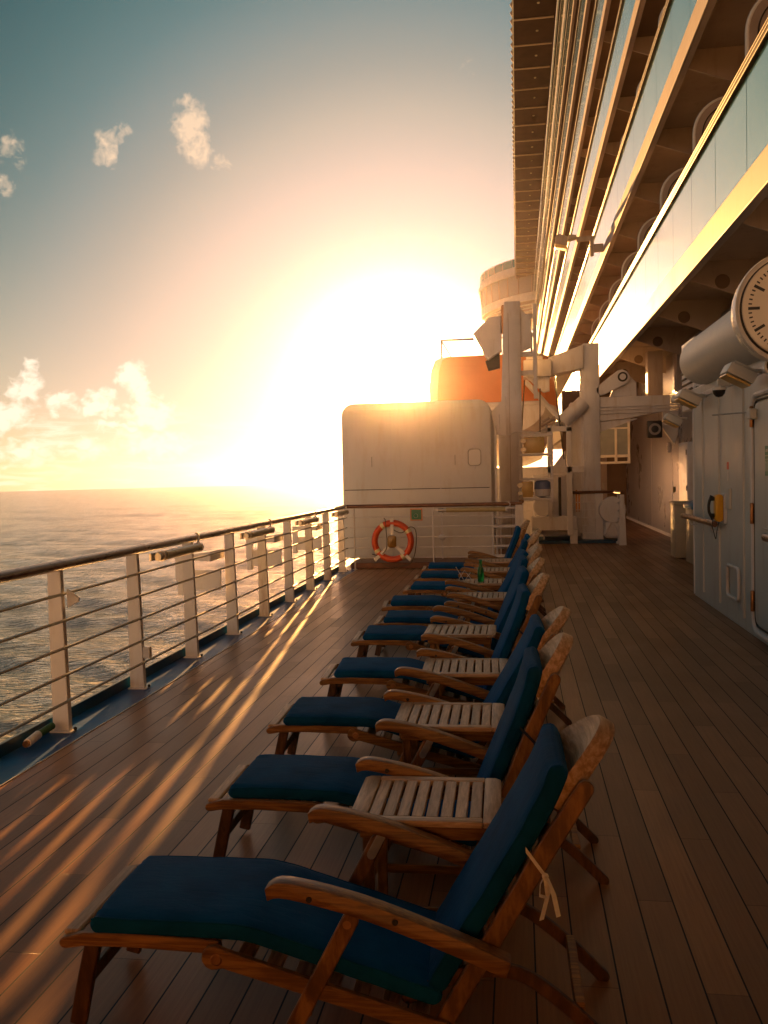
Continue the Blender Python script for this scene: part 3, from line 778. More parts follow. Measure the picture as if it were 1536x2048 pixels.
# ------------------------------------------------------------------ deckhouse with the wash room door
HX = 2.24
def deckhouse():
    t = thing('deckhouse', 'white corrugated deckhouse on the right with a door, handles and yellow telephone', 'deckhouse', (HX, 8, 0))
    ly = lambda y: y - 8
    MB().box(0, 2.0, ly(-3), ly(12.06), -.002, 2.66, .012, 2).build('wall', M['bulkhead'], t, smooth=0)
    # shallow vertical swages
    for y in (9.45, 10.55, 11.45):
        MB().tube([(.002, ly(y), .12), (.002, ly(y), 2.55)], .007, 8, r2=.02).build('swage', M['bulkhead'], t)
    MB().box(-.012, .0, ly(-3), ly(12.02), 2.50, 2.56, .003).build('roof_trim', M['white'], t, smooth=0)
    # door
    d = MB().yz(rrect(ly(8.16), ly(8.97), .15, 2.24, .09, 5), -.022, .004, .004).build('door', M['bulkhead'], t, smooth=40)
    MB().tube([(-.012, q[0], q[1]) for q in rrect(ly(8.135), ly(8.995), .125, 2.265, .10, 5)], .010, 6, closed=True).build('door_gasket', M['endgrain'], d)
    MB().tube([(-.012, q[0], q[1]) for q in rrect(ly(8.09), ly(9.04), .07, 2.32, .13, 5)], .028, 8, closed=True).build('door_frame', M['white'], d)
    for z in (2.12, 1.20, .36):
        MB().lathe([(.017, 0), (.019, .01), (.019, .09), (.016, .093), (.016, .097), (.019, .10), (.019, .19), (.012, .20)], (-.04, ly(9.0), z - .1), 'Z', 12).build('hinge', M['bronze'], d)
    mb = MB().box(-.032, -.021, ly(8.27), ly(8.37), .93, 1.22, .004)
    mb.build('lock_plate', M['steel'], d)
    MB().tube([(-.03, ly(8.30), 1.09), (-.075, ly(8.30), 1.09), (-.078, ly(8.33), 1.09), (-.078, ly(8.44), 1.095)], .010, 8).build('door_handle', M['steel'], d)
    s = MB().box(-.028, -.022, ly(8.44), ly(8.58), 1.56, 1.83, .001).build('door_sign', M['green'], d)
    mb = MB()
    Mx = lambda y, z: Matrix.Translation((-.0285, ly(y), z)) @ Matrix.Rotation(R(-90), 4, 'Z') @ Matrix.Rotation(R(90), 4, 'X')
    text_mesh(mb, 'CREW', .034, Mx(8.51, 1.785), .0006)
    mb.box(-.0292, -.028, ly(8.445), ly(8.575), 1.738, 1.742)
    mb.build('sign_lettering', M['white_clean'], s, smooth=0)
    for yy in (8.545, 8.475):
        mb = MB().box(-.0292, -.028, ly(yy - .009), ly(yy + .009), 1.60, 1.69)
        mb.lathe([(.009, -.0292), (.009, -.028)], (0, ly(yy), 1.705), 'X', 10)
        mb.build('sign_figure', M['white_clean'], s, smooth=0)
    # door closer and stay bar
    MB().tube([(-.05, ly(8.95), 2.15), (-.06, ly(9.15), 2.17), (-.28, ly(9.55), 2.175)], .008, 6).build('stay_bar', M['steel'], d)
    MB().box(-.09, -.02, ly(8.86), ly(8.98), 2.09, 2.19, .01).build('stay_bracket', M['bulkhead'], d)
    # recessed step handle
    MB().tube([(-.022, q[0], q[1]) for q in rrect(ly(9.62), ly(10.12), .27, .60, .06, 5)], .018, 8, closed=True).build('step_handle', M['white'], t)
    # small signs
    MB().box(-.004, .0, ly(10.12), ly(10.2), 1.62, 1.70).build('wall_sign', M['buoy'], t)
    MB().box(-.004, .0, ly(10.12), ly(10.18), 1.50, 1.60).build('wall_sign', M['ribbon'], t)
    # teak hand grab
    MB().tube([(-.10, ly(10.35), 1.02), (-.10, ly(12.3), 1.02)], .03, 12, r2=.036).build('grab_rail', M['handrail'], t)
    for y in (10.6, 11.9): MB().tube([(-.10, ly(y), .99), (-.08, ly(y), .93), (0, ly(y), .92)], .010, 6).build('grab_rail_bracket', M['white'], t)
    MB().tube([(-.10, ly(6.4), 1.02), (-.10, ly(8.32), 1.02)], .03, 12, r2=.036).build('grab_rail', M['handrail'], t)
    MB().box(-.03, 0, ly(10.0), ly(10.16), 1.20, 1.42, .004).build('switch_box', M['bulkhead'], t)
    # corner trims on roof edge
    MB().tube([(.0, ly(12.06), 0.02), (.0, ly(12.06), 2.64)], .014, 8).build('corner_trim', M['white'], t)
deckhouse()

def phone():
    t = thing('telephone', 'yellow weatherproof telephone with black handset and hanging cord on the deckhouse wall', 'telephone', (HX, 10.3, 1.05))
    o = rrect(-.115, -.03, 0, .30, .035, 5)
    MB().xz(o, -.055, .055, .01, 2).build('housing', M['yellow'], t)
    MB().box(-.03, 0, -.09, .09, -.02, .31, .004).build('back_plate', M['white'], t)
    hs = smooth_path([(-.14, 0, .285), (-.165, 0, .23), (-.175, 0, .16), (-.165, 0, .09), (-.13, 0, .03)], 5)
    MB().tube(hs, [.024, .02, .018, .016] + [.015] * (len(hs) - 8) + [.016, .018, .02, .024], 10).build('handset', M['black'], t)
    MB().tube([(-.11, 0, .25), (-.15, 0, .25)], .022, 10).build('ear_rest', M['black'], t)
    MB().tube([(-.11, 0, .07), (-.15, 0, .07)], .022, 10).build('mouth_rest', M['black'], t)
    c = smooth_path([(-.13, 0, .03), (-.14, 0, -.04), (-.12, 0, -.13), (-.10, .01, -.19), (-.085, .02, -.1), (-.06, .03, .0)], 6)
    MB().tube(c, .005, 6).build('cord', M['darkmetal'], t)
phone()

def clock():
    t = thing('clock', 'big round white deck clock on a long silver drum above the deckhouse', 'clock', (2.22, 7.7, 2.92))
    t.scale = (1.05, 1.0, 1.05)
    MB().lathe([(.41, 0.02), (.435, .0), (.44, .05), (.425, .20), (.30, .26)], (0, 0, 0), 'Y', 64).build('case', M['white_clean'], t)
    MB().lathe([(.395, -.012), (.40, .0), (.40, .03)], (0, 0, 0), 'Y', 64).build('bezel', M['endgrain'], t)
    MB().lathe([(.385, -.022), (.39, -.012), (.39, .0)], (0, 0, 0), 'Y', 64).build('dial', M['cream'], t)
    for k in range(60):
        a = 2*PI*k/60; big = k % 5 == 0
        Ln, w = (.085, .022) if big else (.026, .011)
        r1 = .345; c = (math.sin(a) * (r1 - Ln/2), -.0235, math.cos(a) * (r1 - Ln/2))
        MB().obox(c, (w, .002, Ln), Matrix.Rotation(a, 3, 'Y')).build('hour_mark' if big else 'minute_mark', M['black'], t, smooth=0)
    for a, Ln, w, nm in ((R(62), .20, .024, 'hour_hand'), (R(130), .29, .016, 'minute_hand')):
        c = (math.sin(a) * Ln * .42, -.034, math.cos(a) * Ln * .42)
        MB().obox(c, (w, .004, Ln), Matrix.Rotation(a, 3, 'Y')).build(nm, M['black'], t, smooth=0)
    MB().lathe([(.27, .20), (.275, .24), (.275, 3.5), (.262, 3.62), (.22, 3.72), (.12, 3.78), (.02, 3.80)], (0, 0, 0), 'Y', 40).build('drum', M['silver'], t, smooth=60)
    for y in (.7, 3.0): MB().box(.12, .2, y, y + .1, -.32, -.2, .01).build('drum_foot', M['white'], t)
M['silver'] = mat('silver_drum_paint', (.70, .67, .64), .48, metal=0, var=.04, coat=0)
clock()

def wall_flood(x, y, z, label, rz=0, s=1.0):
    t = thing('floodlight', label, 'floodlight', (x, y, z), rz, 'floodlights on the ship side')
    rot = Matrix.Rotation(R(28), 3, 'Y')
    MB().obox((-.05*s, 0, 0), (.26*s, .30*s, .10*s), rot, .008, 2).build('lamp_body', M['bulkhead'], t)
    MB().obox((-.085*s, 0, -.062*s), (.24*s, .27*s, .02*s), rot, .004).build('lamp_lens', M['flood'], t)
    for k in (-1, 0, 1): MB().obox((-.02*s, k*.1*s, .062*s), (.20*s, .02*s, .02*s), rot, .003).build('cooling_fin', M['bulkhead'], t)
    MB().tube([(.06*s, 0, .03), (.16*s, 0, .02), (.17*s, 0, .02)], .02*s, 8).build('mounting_arm', M['bulkhead'], t)
wall_flood(2.08, 8.75, 2.50, 'floodlight under the clock drum next to the horn speaker')
wall_flood(2.08, 11.25, 2.48, 'floodlight at the far end of the clock drum above the deckhouse corner')
wall_flood(2.95, 17.6, 2.55, 'small dim floodlight on the angled bracket in the passage mouth', s=1.2)
t = thing('horn_speaker', 'round grey horn loudspeaker just below the clock', 'loudspeaker', (2.10, 7.92, 2.47))
MB().lathe([(.085, -.11), (.088, -.10), (.06, -.03), (.035, .04), (.04, .05), (.04, .13)], (0, 0, 0), 'Y', 28).build('horn', M['white_clean'], t)
MB().lathe([(.07, -.112), (.066, -.111)], (0, 0, 0), 'Y', 28).build('horn_mouth', M['darkmetal'], t)
MB().lathe([(.03, -.15), (.034, -.14), (.034, -.10)], (0, 0, 0), 'Y', 20).build('horn_core', M['bulkhead'], t)
MB().box(.02, .14, .0, .05, -.02, .02, .004).build('arm', M['bulkhead'], t)
t = thing('dome_camera', 'small black dome camera on a white bracket between the two floodlights', 'camera', (2.12, 10.0, 2.46))
MB().lathe([(.002, -.075), (.035, -.065), (.058, -.035), (.066, 0)], (0, 0, 0), 'Z', 24).build('dome', M['black'], t)
MB().lathe([(.07, 0), (.07, .03), (.03, .05)], (0, 0, 0), 'Z', 24).build('dome_base', M['white_clean'], t)
MB().box(-.02, .12, -.03, .03, .04, .12, .006).build('bracket', M['bulkhead'], t)

# louvre grille and pipe beyond the corner
t = thing('louvre_box', 'white vent box with dark slanted louvres behind the end of the clock drum', 'vent', (2.35, 12.6, 2.45))
MB().box(0, .9, 0, .9, 0, .95, .01).build('casing', M['white'], t)
for k in range(9):
    MB().obox((-.012, .45, .10 + k * .085), (.03, .8, .012), Matrix.Rotation(R(35), 3, 'Y')).build('louvre', M['darkmetal'], t)
    MB().obox((.06 + .0, -.012, .10 + k * .085), (.02, .03, .01), Matrix.Rotation(0, 3, 'X')).build('louvre_stop', M['darkmetal'], t) if False else None
for k in range(9):
    MB().obox((.22, -.012, .10 + k * .085), (.40, .03, .014), Matrix.Rotation(R(-35), 3, 'X')).build('louvre', M['darkmetal'], t)
t = thing('drain_pipe', 'thick white vertical pipe beside the deckhouse corner', 'pipe', (2.9, 14.6, 0))
MB().tube([(0, 0, .98), (0, 0, 2.5)], .07, 16).build('pipe', M['white'], t)
MB().tube([(0, 0, 1.28), (0, 0, 1.31)], .082, 16).build('clamp', M['bulkhead'], t)
MB().tube(smooth_path([(0, 0, 2.5), (0, 0, 2.6), (-.15, .1, 2.72), (-.45, .3, 2.74)], 5), .06, 12).build('pipe_bend', M['white'], t)

# bins and lockers
t = thing('litter_bin', 'beige bin with sloping blue lid and blue round mark beside the deckhouse', 'bin', (3.15, 15.9, 0))
MB().box(-.28, .42, -.35, .35, .02, .95, .015, 2).build('body', M['beige'], t)
MB().poly([(-.31, -.38, .95), (.45, -.38, .95), (.45, .38, .95), (-.31, .38, .95)], [(-.31, -.38, 1.02), (.45, -.38, 1.32), (.45, .38, 1.32), (-.31, .38, 1.02)], .01).build('lid', M['bluelid'], t)
MB().lathe([(.075, -.36), (.075, -.352)], (-.10, 0, .62), 'Y', 20).build('mark', M['bluelid'], t)
t = thing('litter_bin', 'plain beige bin standing behind the blue lidded one', 'bin', (3.05, 17.1, 0))
MB().box(-.25, .40, -.3, .3, .02, .98, .015, 2).build('body', M['beige'], t)
MB().box(-.27, .42, -.32, .32, .98, 1.03, .01, 2).build('lid', M['beige'], t)
t = thing('wall_locker', 'tall white wall locker with small dark latches in the passage', 'locker', (3.25, 18.6, .95))
MB().box(0, .4, -.5, .5, 0, 1.2, .015, 2).build('body', M['white'], t)
for z in (.25, .95): MB().box(-.02, 0, -.42, -.38, z, z + .1, .003).build('latch', M['darkmetal'], t)
MB().box(-.008, 0, -.45, .45, .05, 1.15, .004).build('locker_door', M['white'], t)

# floodlight arm on the ship side
t = thing('floodlight', 'orange glowing box floodlight on an outboard arm high on the balcony fascia', 'floodlight', (2.4, 25.4, 7.55), 0, 'floodlights on the ship side')
MB().box(-.26, 0, -.05, .05, .02, .24, .01).build('bracket', M['under'], t)
MB().box(-.36, -.26, -.06, .06, -.08, .42, .01).build('upright', M['under'], t)
MB().box(-.72, -.26, -.04, .04, .33, .46, .008).build('mounting_arm', M['under'], t)
MB().xz([(-.95, .36), (-.72, .40), (-.72, .50), (-.93, .52)], -.1, .1, .01).build('yoke', M['under'], t)
MB().xz([(-1.30, .30), (-.98, .22), (-.95, .46), (-1.2, .54), (-1.27, .50)], -.16, .16, .012, 2).build('lamp_body', M['under'], t)
MB().xz([(-1.30, .28), (-.98, .20), (-.97, .12), (-1.29, .20)], -.15, .15, .008).build('lamp_lens', M['flood'], t)
MB().tube([(-.36, 0, .18), (-.43, 0, .18)], .015, 6).tube([(-.43, 0, .12), (-.43, 0, .24)], .012, 6).build('wing_screw', M['under'], t)

# ------------------------------------------------------------------ passage and boat station
def passage():
    t = thing('passage_wall', 'shaded glossy wall of the covered passage on the far right', 'wall', (3.58, 20, 0))
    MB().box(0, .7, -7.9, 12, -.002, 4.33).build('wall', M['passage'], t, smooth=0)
    MB().box(-.014, 0, -7.9, 12, .0, .08, .003).build('skirting', M['white'], t, smooth=0)
    for y in (-1.0, 1.9, 5.2): MB().box(-.006, 0, y, y + .03, .1, 2.8).build('panel_joint', M['white'], t, smooth=0)
    MB().lathe([(.05, -.05), (.07, -.03), (.07, 0)], (0, 1.6, 1.15), 'X', 16).build('deck_light', M['lens'], t)
    MB().box(-.06, 0, 2.1, 2.3, 2.02, 2.25, .01).build('exit_box', M['white'], t)
    MB().box(-.062, -.058, 2.12, 2.2, 2.08, 2.18).build('exit_mark', M['green'], t)
    b = thing('end_bulkhead', 'dark bulkhead with door closing the far end of the passage', 'bulkhead', (2.6, 31.0, 0))
    MB().box(-1.1, 1.0, 0, .2, 0, 4.33).build('wall', M['under_dark'], b, smooth=0)
    d = MB().xz(rrect(-.35, .35, .15, 2.1, .08), -.03, .0, .005).build('door', M['under'], b)
    MB().box(.2, .26, -.06, -.03, 1.0, 1.2, .004).build('door_handle', M['steel'], d)
    w = MB().box(-.62, -.42, -.04, 0, .1, 2.3, .01).build('pilaster', M['white'], b)
    # transverse beam at the head of the passage
    bm = thing('cross_beam', 'white box beam spanning from davit column to the passage wall with cable pipes', 'beam', (2.7, 21.1, 2.8))
    MB().xz([(-.84, -.05), (-.84, .50), (.72, .50), (.72, .16), (-.2, .0)], 0, .35, .01).build('beam', M['white'], bm)
    for z in (.12, .20, .27): MB().tube([(-.84, -.04, z), (.9, -.04, z + .01)], .018, 6).build('cable_pipe', M['white'], bm)
    MB().xz([(-.84, -.30), (-.84, -.06), (.0, .0), (-.0, -.02)], .05, .1, .004).build('gusset', M['white'], bm)
    MB().xz([(.55, .15), (.95, .15), (.95, -.2), (.80, -.62), (.55, -.25)], .0, .12, .01).build('end_bracket', M['white'], bm)
    # black box speaker
    s = thing('box_speaker', 'square dark loudspeaker hanging under the white cross beam', 'loudspeaker', (3.02, 20.7, 2.52))
    MB().box(-.16, .16, 0, .2, -.19, .19, .02, 2).build('cabinet', M['darkmetal'], s)
    MB().lathe([(.13, -.012), (.13, 0)], (0, 0, 0), 'Y', 24).build('cone_ring', M['under'], s)
    MB().lathe([(.05, -.02), (.08, -.013)], (0, 0, 0), 'Y', 20).build('cone', M['black'], s)
    MB().tube([(.16, .1, .08), (.5, .1, .1)], .02, 8).build('arm', M['white'], s)
    # window frame above the dark door
    f = thing('windbreak_frame', 'white framed windbreak glass beside the davit column in the passage', 'windbreak', (2.2, 23.5, 1.95))
    for (a, b2, c, d2) in ((-.4, .62, .0, .07), (-.4, .62, .72, .76), (-.4, .62, 1.05, 1.08), (-.4, .62, -.16, -.1)):
        MB().box(a, b2, 0, .06, c, d2, .004).build('rail', M['white'], f)
    for x in (-.42, .56, .24): MB().box(x, x + .06, -.005, .065, -.16, 1.1 if x != .24 else .72, .004).build('mullion', M['white'], f)
    MB().box(-.36, .56, .025, .03, .07, 1.05).build('pane', M['wing_glass'], f)
    MB().box(-.42, -.36, -.005, .065, -1.95, -.16, .004).build('post', M['white'], f)
    # pillars above the beam
    for i, (x, y) in enumerate(((3.0, 21.6), (3.45, 20.4))):
        p = tag(MB().box(x, x + .34, y, y + .34, 3.32, 4.36, .01).build('pillar', M['under']), ('grey pillar above the cross beam, the one nearer the davit', 'grey pillar above the cross beam, the one by the passage wall')[i], 'pillar', 'short pillars under the balcony deck')
    # winch head on the beam
    wh = thing('winch_head', 'white winch arm with round bearing on top of the cross beam', 'winch', (2.35, 21.0, 3.3))
    MB().xz(path_outline([(-.45, .15), (.0, .42)], [.24, .36]), 0, .12, .01).build('arm', M['white'], wh)
    MB().xz([(-.25, 0), (.34, 0), (.34, .3), (.17, .48), (-.05, .5)], .12, .3, .01).build('bracket', M['white'], wh)
    MB().lathe([(.11, -.02), (.11, .0)], (.02, 0, .43), 'Y', 20).build('bearing', M['darkmetal'], wh)
    MB().lathe([(.07, -.05), (.07, -.02)], (.02, 0, .43), 'Y', 16).build('bearing_cap', M['white'], wh)
passage()

def lifeboat(x, y, label):
    t = thing('lifeboat', label, 'lifeboat', (x, y, 0), group='lifeboats in their davits')
    def sec(yy, hw, zt, zg, zk, full=1.0):
        return yy, hw, zt, zg, zk
    S_ = [(0, 1.30, 4.50, 3.30, 2.45), (.5, 1.55, 4.56, 3.25, 2.15), (2, 1.68, 4.60, 3.2, 1.95), (6, 1.75, 4.62, 3.2, 1.85), (9, 1.6, 4.6, 3.3, 1.95), (10.6, 1.05, 4.5, 3.45, 2.3), (11.4, .35, 4.3, 3.6, 2.9)]
    def up(hw, zt, zg):
        return [(-hw, zg), (-hw * 1.0, zg + .35), (-hw * .97, zt - .35), (-hw * .90, zt - .08), (-hw * .78, zt), (hw * .78, zt), (hw * .90, zt - .08), (hw * .97, zt - .35), (hw, zg + .35), (hw, zg)]
    def lo(hw, zg, zk):
        return [(-hw * 1.01, zg), (-hw * .97, zg - .25), (-hw * .80, zk + .35), (-hw * .4, zk + .06), (0, zk), (hw * .4, zk + .06), (hw * .80, zk + .35), (hw * .97, zg - .25), (hw * 1.01, zg)]
    def loft(name, rings, m):
        mb = MB(); vs = [[mb.bm.verts.new(p) for p in r] for r in rings]
        for A, B in zip(vs, vs[1:]):
            n = len(A)
            for k in range(n): mb.bm.faces.new((A[k], A[(k+1) % n], B[(k+1) % n], B[k]))
        mb.bm.faces.new(vs[0][::-1]); mb.bm.faces.new(vs[-1]); bmesh.ops.recalc_face_normals(mb.bm, faces=mb.bm.faces[:])
        return mb.build(name, m, t, smooth=50)
    loft('canopy', [[(a, yy, b) for a, b in up(hw, zt, zg)] for yy, hw, zt, zg, zk in S_], M['orange'])
    loft('hull', [[(a, yy, b) for a, b in lo(hw, zg - .006, zk)] for yy, hw, zt, zg, zk in S_], M['white'])
    MB().tube([(-1.3, -.02, 3.3), (1.3, -.02, 3.3)], .05, 8).build('fender', M['white'], t)
    MB().xz(rrect(.35, 1.05, 3.55, 4.25, .08), -.03, .0, .01).build('rear_hatch', M['orange'], t)
    for px in (-1.22, -.15, 1.0):
        MB().tube([(px, .4, 4.5), (px, .4, 4.98)], .03, 6).build('roof_rail_post', M['endgrain'], t)
    MB().tube([(1.0, .4, 4.96), (-1.22, .4, 4.96), (-1.22, 6, 4.98)], .03, 6).build('roof_rail', M['endgrain'], t)
    for yy in (2.5, 5, 7.5):
        MB().box(-1.76, -1.60, yy, yy + 1.2, 3.85, 4.15, .02).build('side_window', M['wing_glass'], t)
    return t
lifeboat(-.62, 22.2, 'orange and white lifeboat behind the tank, nearest with a roof rail')
lifeboat(-.30, 37.0, 'orange and white lifeboat further forward, mostly hidden by the davit frames')

def davit():
    t = thing('davit', 'tall white lifeboat davit with tapering mast, box beam and hydraulic ram', 'davit', (.6, 19.6, 0))
    lx = lambda x: x - .6
    # tapered mast
    MB().poly([(lx(-.46), -.2, 0), (lx(.10), -.2, 0), (lx(.10), .3, 0), (lx(-.46), .3, 0)], [(lx(-.24), -.2, 5.25), (lx(.10), -.2, 5.25), (lx(.10), .3, 5.25), (lx(-.24), .3, 5.25)], .015, 2).build('mast', M['white'], t)
    MB().box(lx(-.16), lx(-.15), -.206, -.2, .2, 5.0).build('mast_seam', M['under'], t)
    MB().box(lx(-.30), lx(-.10), -.1, .1, 4.6, 5.2, .02).build('mast_head_box', M['bronze'], t)
    MB().xz([(lx(.10), 5.1), (lx(.32), 4.9), (lx(.34), 4.3), (lx(.10), 4.2)], -.1, .1, .01).build('head_plate', M['white'], t)
    MB().box(lx(.36), lx(.44), -.05, .05, 3.2, 5.2, .01).build('ladder_rail', M['white'], t)
    for z in (4.9, 4.5, 4.1, 3.7): MB().box(lx(.10), lx(.36), -.04, .04, z, z + .1, .01).build('rung', M['white'], t)
    # boat hook platform, outboard
    MB().xz([(lx(-.92), 4.62), (lx(-.55), 4.98), (lx(-.3), 4.98), (lx(-.3), 4.25), (lx(-.6), 4.05)], .0, .4, .02).build('hook_head', M['white'], t)
    MB().xz([(lx(-.66), 4.05), (lx(-.35), 4.2), (lx(-.35), 3.9), (lx(-.6), 3.85)], .1, .3, .01).build('hook', M['darkmetal'], t)
    # inboard column and box beam
    MB().box(lx(1.50), lx(1.86), 1.4, 1.9, 0, 4.52, .02, 2).build('column', M['white'], t)
    MB().box(lx(1.44), lx(1.52), 1.45, 1.85, 0, 4.3, .01).build('column_flange', M['white'], t)
    MB().poly([(lx(.72), 1.3, 3.82), (lx(1.5), 1.3, 3.95), (lx(1.5), 1.9, 3.95), (lx(.72), 1.9, 3.82)], [(lx(.72), 1.3, 4.22), (lx(1.5), 1.3, 4.48), (lx(1.5), 1.9, 4.48), (lx(.72), 1.9, 4.22)], .02, 2).build('box_beam', M['white'], t)
    MB().box(lx(.16), lx(.78), 1.1, 2.0, 3.78, 4.16, .02, 2).build('trolley', M['white'], t)
    MB().box(lx(.22), lx(.60), 1.2, 1.6, 4.16, 4.26, .02).lathe([(.10, 0), (.10, .12)], (lx(.42), 1.3, 4.2), 'Z', 12).build('trolley_cap', M['white'], t)
    MB().xz([(lx(.22), 3.78), (lx(.74), 3.78), (lx(.74), 3.45), (lx(.60), 3.42)], 1.2, 1.3, .01).build('trolley_gusset', M['white'], t)
    MB().tube([(lx(.2), 1.25, 3.70), (lx(1.12), 1.25, 2.62)], .06, 10).build('diagonal_brace', M['white'], t)
    # hydraulic ram and cradle
    MB().tube([(lx(1.5), 1.3, 3.18), (lx(1.0), 1.2, 2.72)], .17, 16).build('ram_cylinder', M['white'], t)
    MB().tube([(lx(1.0), 1.2, 2.72), (lx(.40), 1.1, 2.42)], .09, 14).tube([(lx(.72), 1.15, 2.60), (lx(.66), 1.15, 2.57)], .12, 14).build('ram_rod', M['steel'], t)
    MB().tube([(lx(.52), 1.0, 2.66), (lx(.85), 1.0, 2.84)], .04, 8).tube([(lx(.56), 1.0, 2.75), (lx(.72), 1.0, 2.84)], .03, 8).build('valve', M['under'], t)
    # wires
    for (a, b) in (((.18, 1.0, 3.7), (-.08, .6, .2)), ((.52, 1.0, 3.5), (.50, .9, 2.4)), ((.84, 1.0, 3.78), (1.02, .9, 1.9))):
        MB().tube([(lx(a[0]), a[1], a[2]), (lx(b[0]), b[1], b[2])], .016, 6).build('fall_wire', M['rope'], t)
    # tall frame and machinery
    for (x0, x1, z0, z1) in ((.66, .76, .6, 2.62), (1.08, 1.20, .2, 2.62), (.66, 1.20, 2.52, 2.64), (.66, 1.45, 1.60, 1.74)):
        MB().box(lx(x0), lx(x1), .9, 1.05, z0, z1, .008).build('frame_bar', M['white'], t)
    MB().xz([(lx(.78), 1.74), (lx(1.06), 1.74), (lx(1.06), 2.1)], 1.0, 1.03).build('frame_gusset', M['white'], t)
    MB().box(lx(.35), lx(1.15), 1.2, 2.2, .2, 1.55, .03, 2).build('winch_casing', M['white'], t)
    MB().box(lx(1.2), lx(1.5), 1.5, 2.0, .2, 3.2, .02).build('inner_leg', M['white'], t)
    MB().box(lx(.28), lx(1.3), .95, 1.2, .30, .62, .015).build('base_beam', M['white'], t)
    for x in (.28, 1.14): MB().box(lx(x), lx(x + .16), .95, 1.2, 0, .35, .01).build('base_foot', M['white'], t)
    MB().lathe([(.22, 0), (.24, .04), (.24, .5), (.22, .54)], (lx(.55), .98, .85), 'Y', 24).build('wire_drum', M['white'], t)
    MB().box(lx(.90), lx(.96), 1.15, 1.2, .62, 1.5, .005).build('cable_slot', M['darkmetal'], t)
    for x, z0, z1 in ((1.30, .7, 1.2), (1.36, .7, 1.1)): MB().box(lx(x), lx(x + .03), 1.45, 1.49, z0, z1).build('conduit', M['bronze'], t)
    MB().box(lx(1.9), lx(2.3), .9, 1.6, .12, .92, .06, 2).lathe([(.28, 0), (.3, .06), (.26, .2)], (lx(2.06), .86, .75), 'Y', 24).build('motor_casing', M['white'], t)
    for (a, b) in (((1.88, .9, .2), (2.25, .9, 1.0)), ((2.25, .9, .2), (1.88, .9, .9)), ((1.85, .9, .9), (2.3, .9, .75))): MB().tube([(lx(a[0]), a[1], a[2]), (lx(b[0]), b[1], b[2])], .035, 8).build('brace', M['white'], t)
davit()
tag(MB().box(.30, 2.35, 20.6, 22.3, -.003, .07, .01).build('machinery_plinth', M['blue_dark']), 'dark blue plinth under the davit machinery', 'plinth')

def light_rack():
    t = thing('light_rack', 'white shelf frame carrying two yellow lamp boxes beside the davit mast', 'rack', (.32, 18.6, 0))
    for x in (-.30, .34): MB().box(x, x + .05, 0, .05, 1.0 if x > 0 else .05, 2.45, .006).build('upright', M['white'], t)
    for z in (2.36, 1.96, 1.46, 1.05): MB().box(-.30, .39, -.02, .3, z, z + .05, .006).build('shelf', M['white'], t)
    MB().tube([(-.5, 0, 2.40), (-.30, 0, 2.46), (.15, 0, 2.42)], .018, 6).build('pipe', M['white'], t)
    return t
light_rack()
for i, (x, z, w, lb) in enumerate(((.12, 2.02, .42, 'yellow lamp box with two round knobs on the upper shelf of the white rack'), (.04, 1.12, .26, 'smaller yellow lamp box with two round knobs on the lower shelf of the white rack'))):
    t = thing('lamp_box', lb, 'lamp box', (x, 18.62, z), group='yellow lamp boxes')
    MB().box(0, w, 0, .2, 0, .32, .02, 2).build('body', M['flood'], t)
    for zz in (.07, .25): MB().lathe([(.05, -.03), (.055, 0), (.055, .03)], (.0, -.01, zz), 'Y', 16).build('knob', M['steel'], t)
t = thing('smoke_float', 'pale blue topped float standing on the lowest shelf of the white rack', 'float', (.49, 18.7, 1.12))
MB().lathe([(.02, -.02), (.15, .02), (.17, .16)], (0, 0, 0), 'Z', 20).build('base', M['white'], t)
MB().lathe([(.168, .16), (.16, .30), (.10, .34)], (0, 0, 0), 'Z', 20).build('cap', mat('pale_blue_plastic', (.16, .20, .36), .4), t)

# ladder and pipes behind the forward end of the tank
t = thing('ladder', 'white tubular ladder rack standing just right of the tank', 'ladder', (-.22, 16.3, 0))
for x in (-.24, .22): MB().tube([(x, 0, .15), (x, 0, 1.0)], .022, 8).build('stile', M['white'], t)
for z in (.15, .32, .49, .66, .83, 1.0): MB().tube([(-.24, 0, z), (.22, 0, z)], .018, 8).build('rung', M['white'], t)
t = thing('valve_pipe', 'white chained valve pipe hanging behind the forward railing', 'pipe', (-1.38, 16.3, 0))
MB().tube([(0, 0, .1), (0, 0, 1.1)], .012, 8).build('pipe', M['white'], t)
MB().lathe([(.03, 0), (.07, .03), (.07, .07), (.03, .1)], (0, -.02, .44), 'Z', 16).build('valve', M['white'], t)

tag(MB().box(-3.0, 1.5, 22.0, 22.06, -.003, 1.75, .01).build('bulwark', M['white']), 'white plate added under the lifeboat behind the davit to block low sun', 'bulwark')  # added plate, stops sun reaching the deck between tank and davit
# unseen roof and walls around the camera, added to shade the near deck
MB().box(-3.2, 4.0, -8, 1.9, 3.25, 3.45).build('shade_ceiling', M['under'], smooth=0, kind='structure')
MB().box(-3.3, -3.15, -8, 1.6, -.2, 3.25).build('wall', M['under'], smooth=0, kind='structure')
MB().box(-3.2, 4.0, -6.2, -6.0, 0, 7.5).build('wall', M['under'], smooth=0, kind='structure')

# ------------------------------------------------------------------ folding deck chairs
def noise3(p, s): return mnoise.noise(Vector(p) * s)

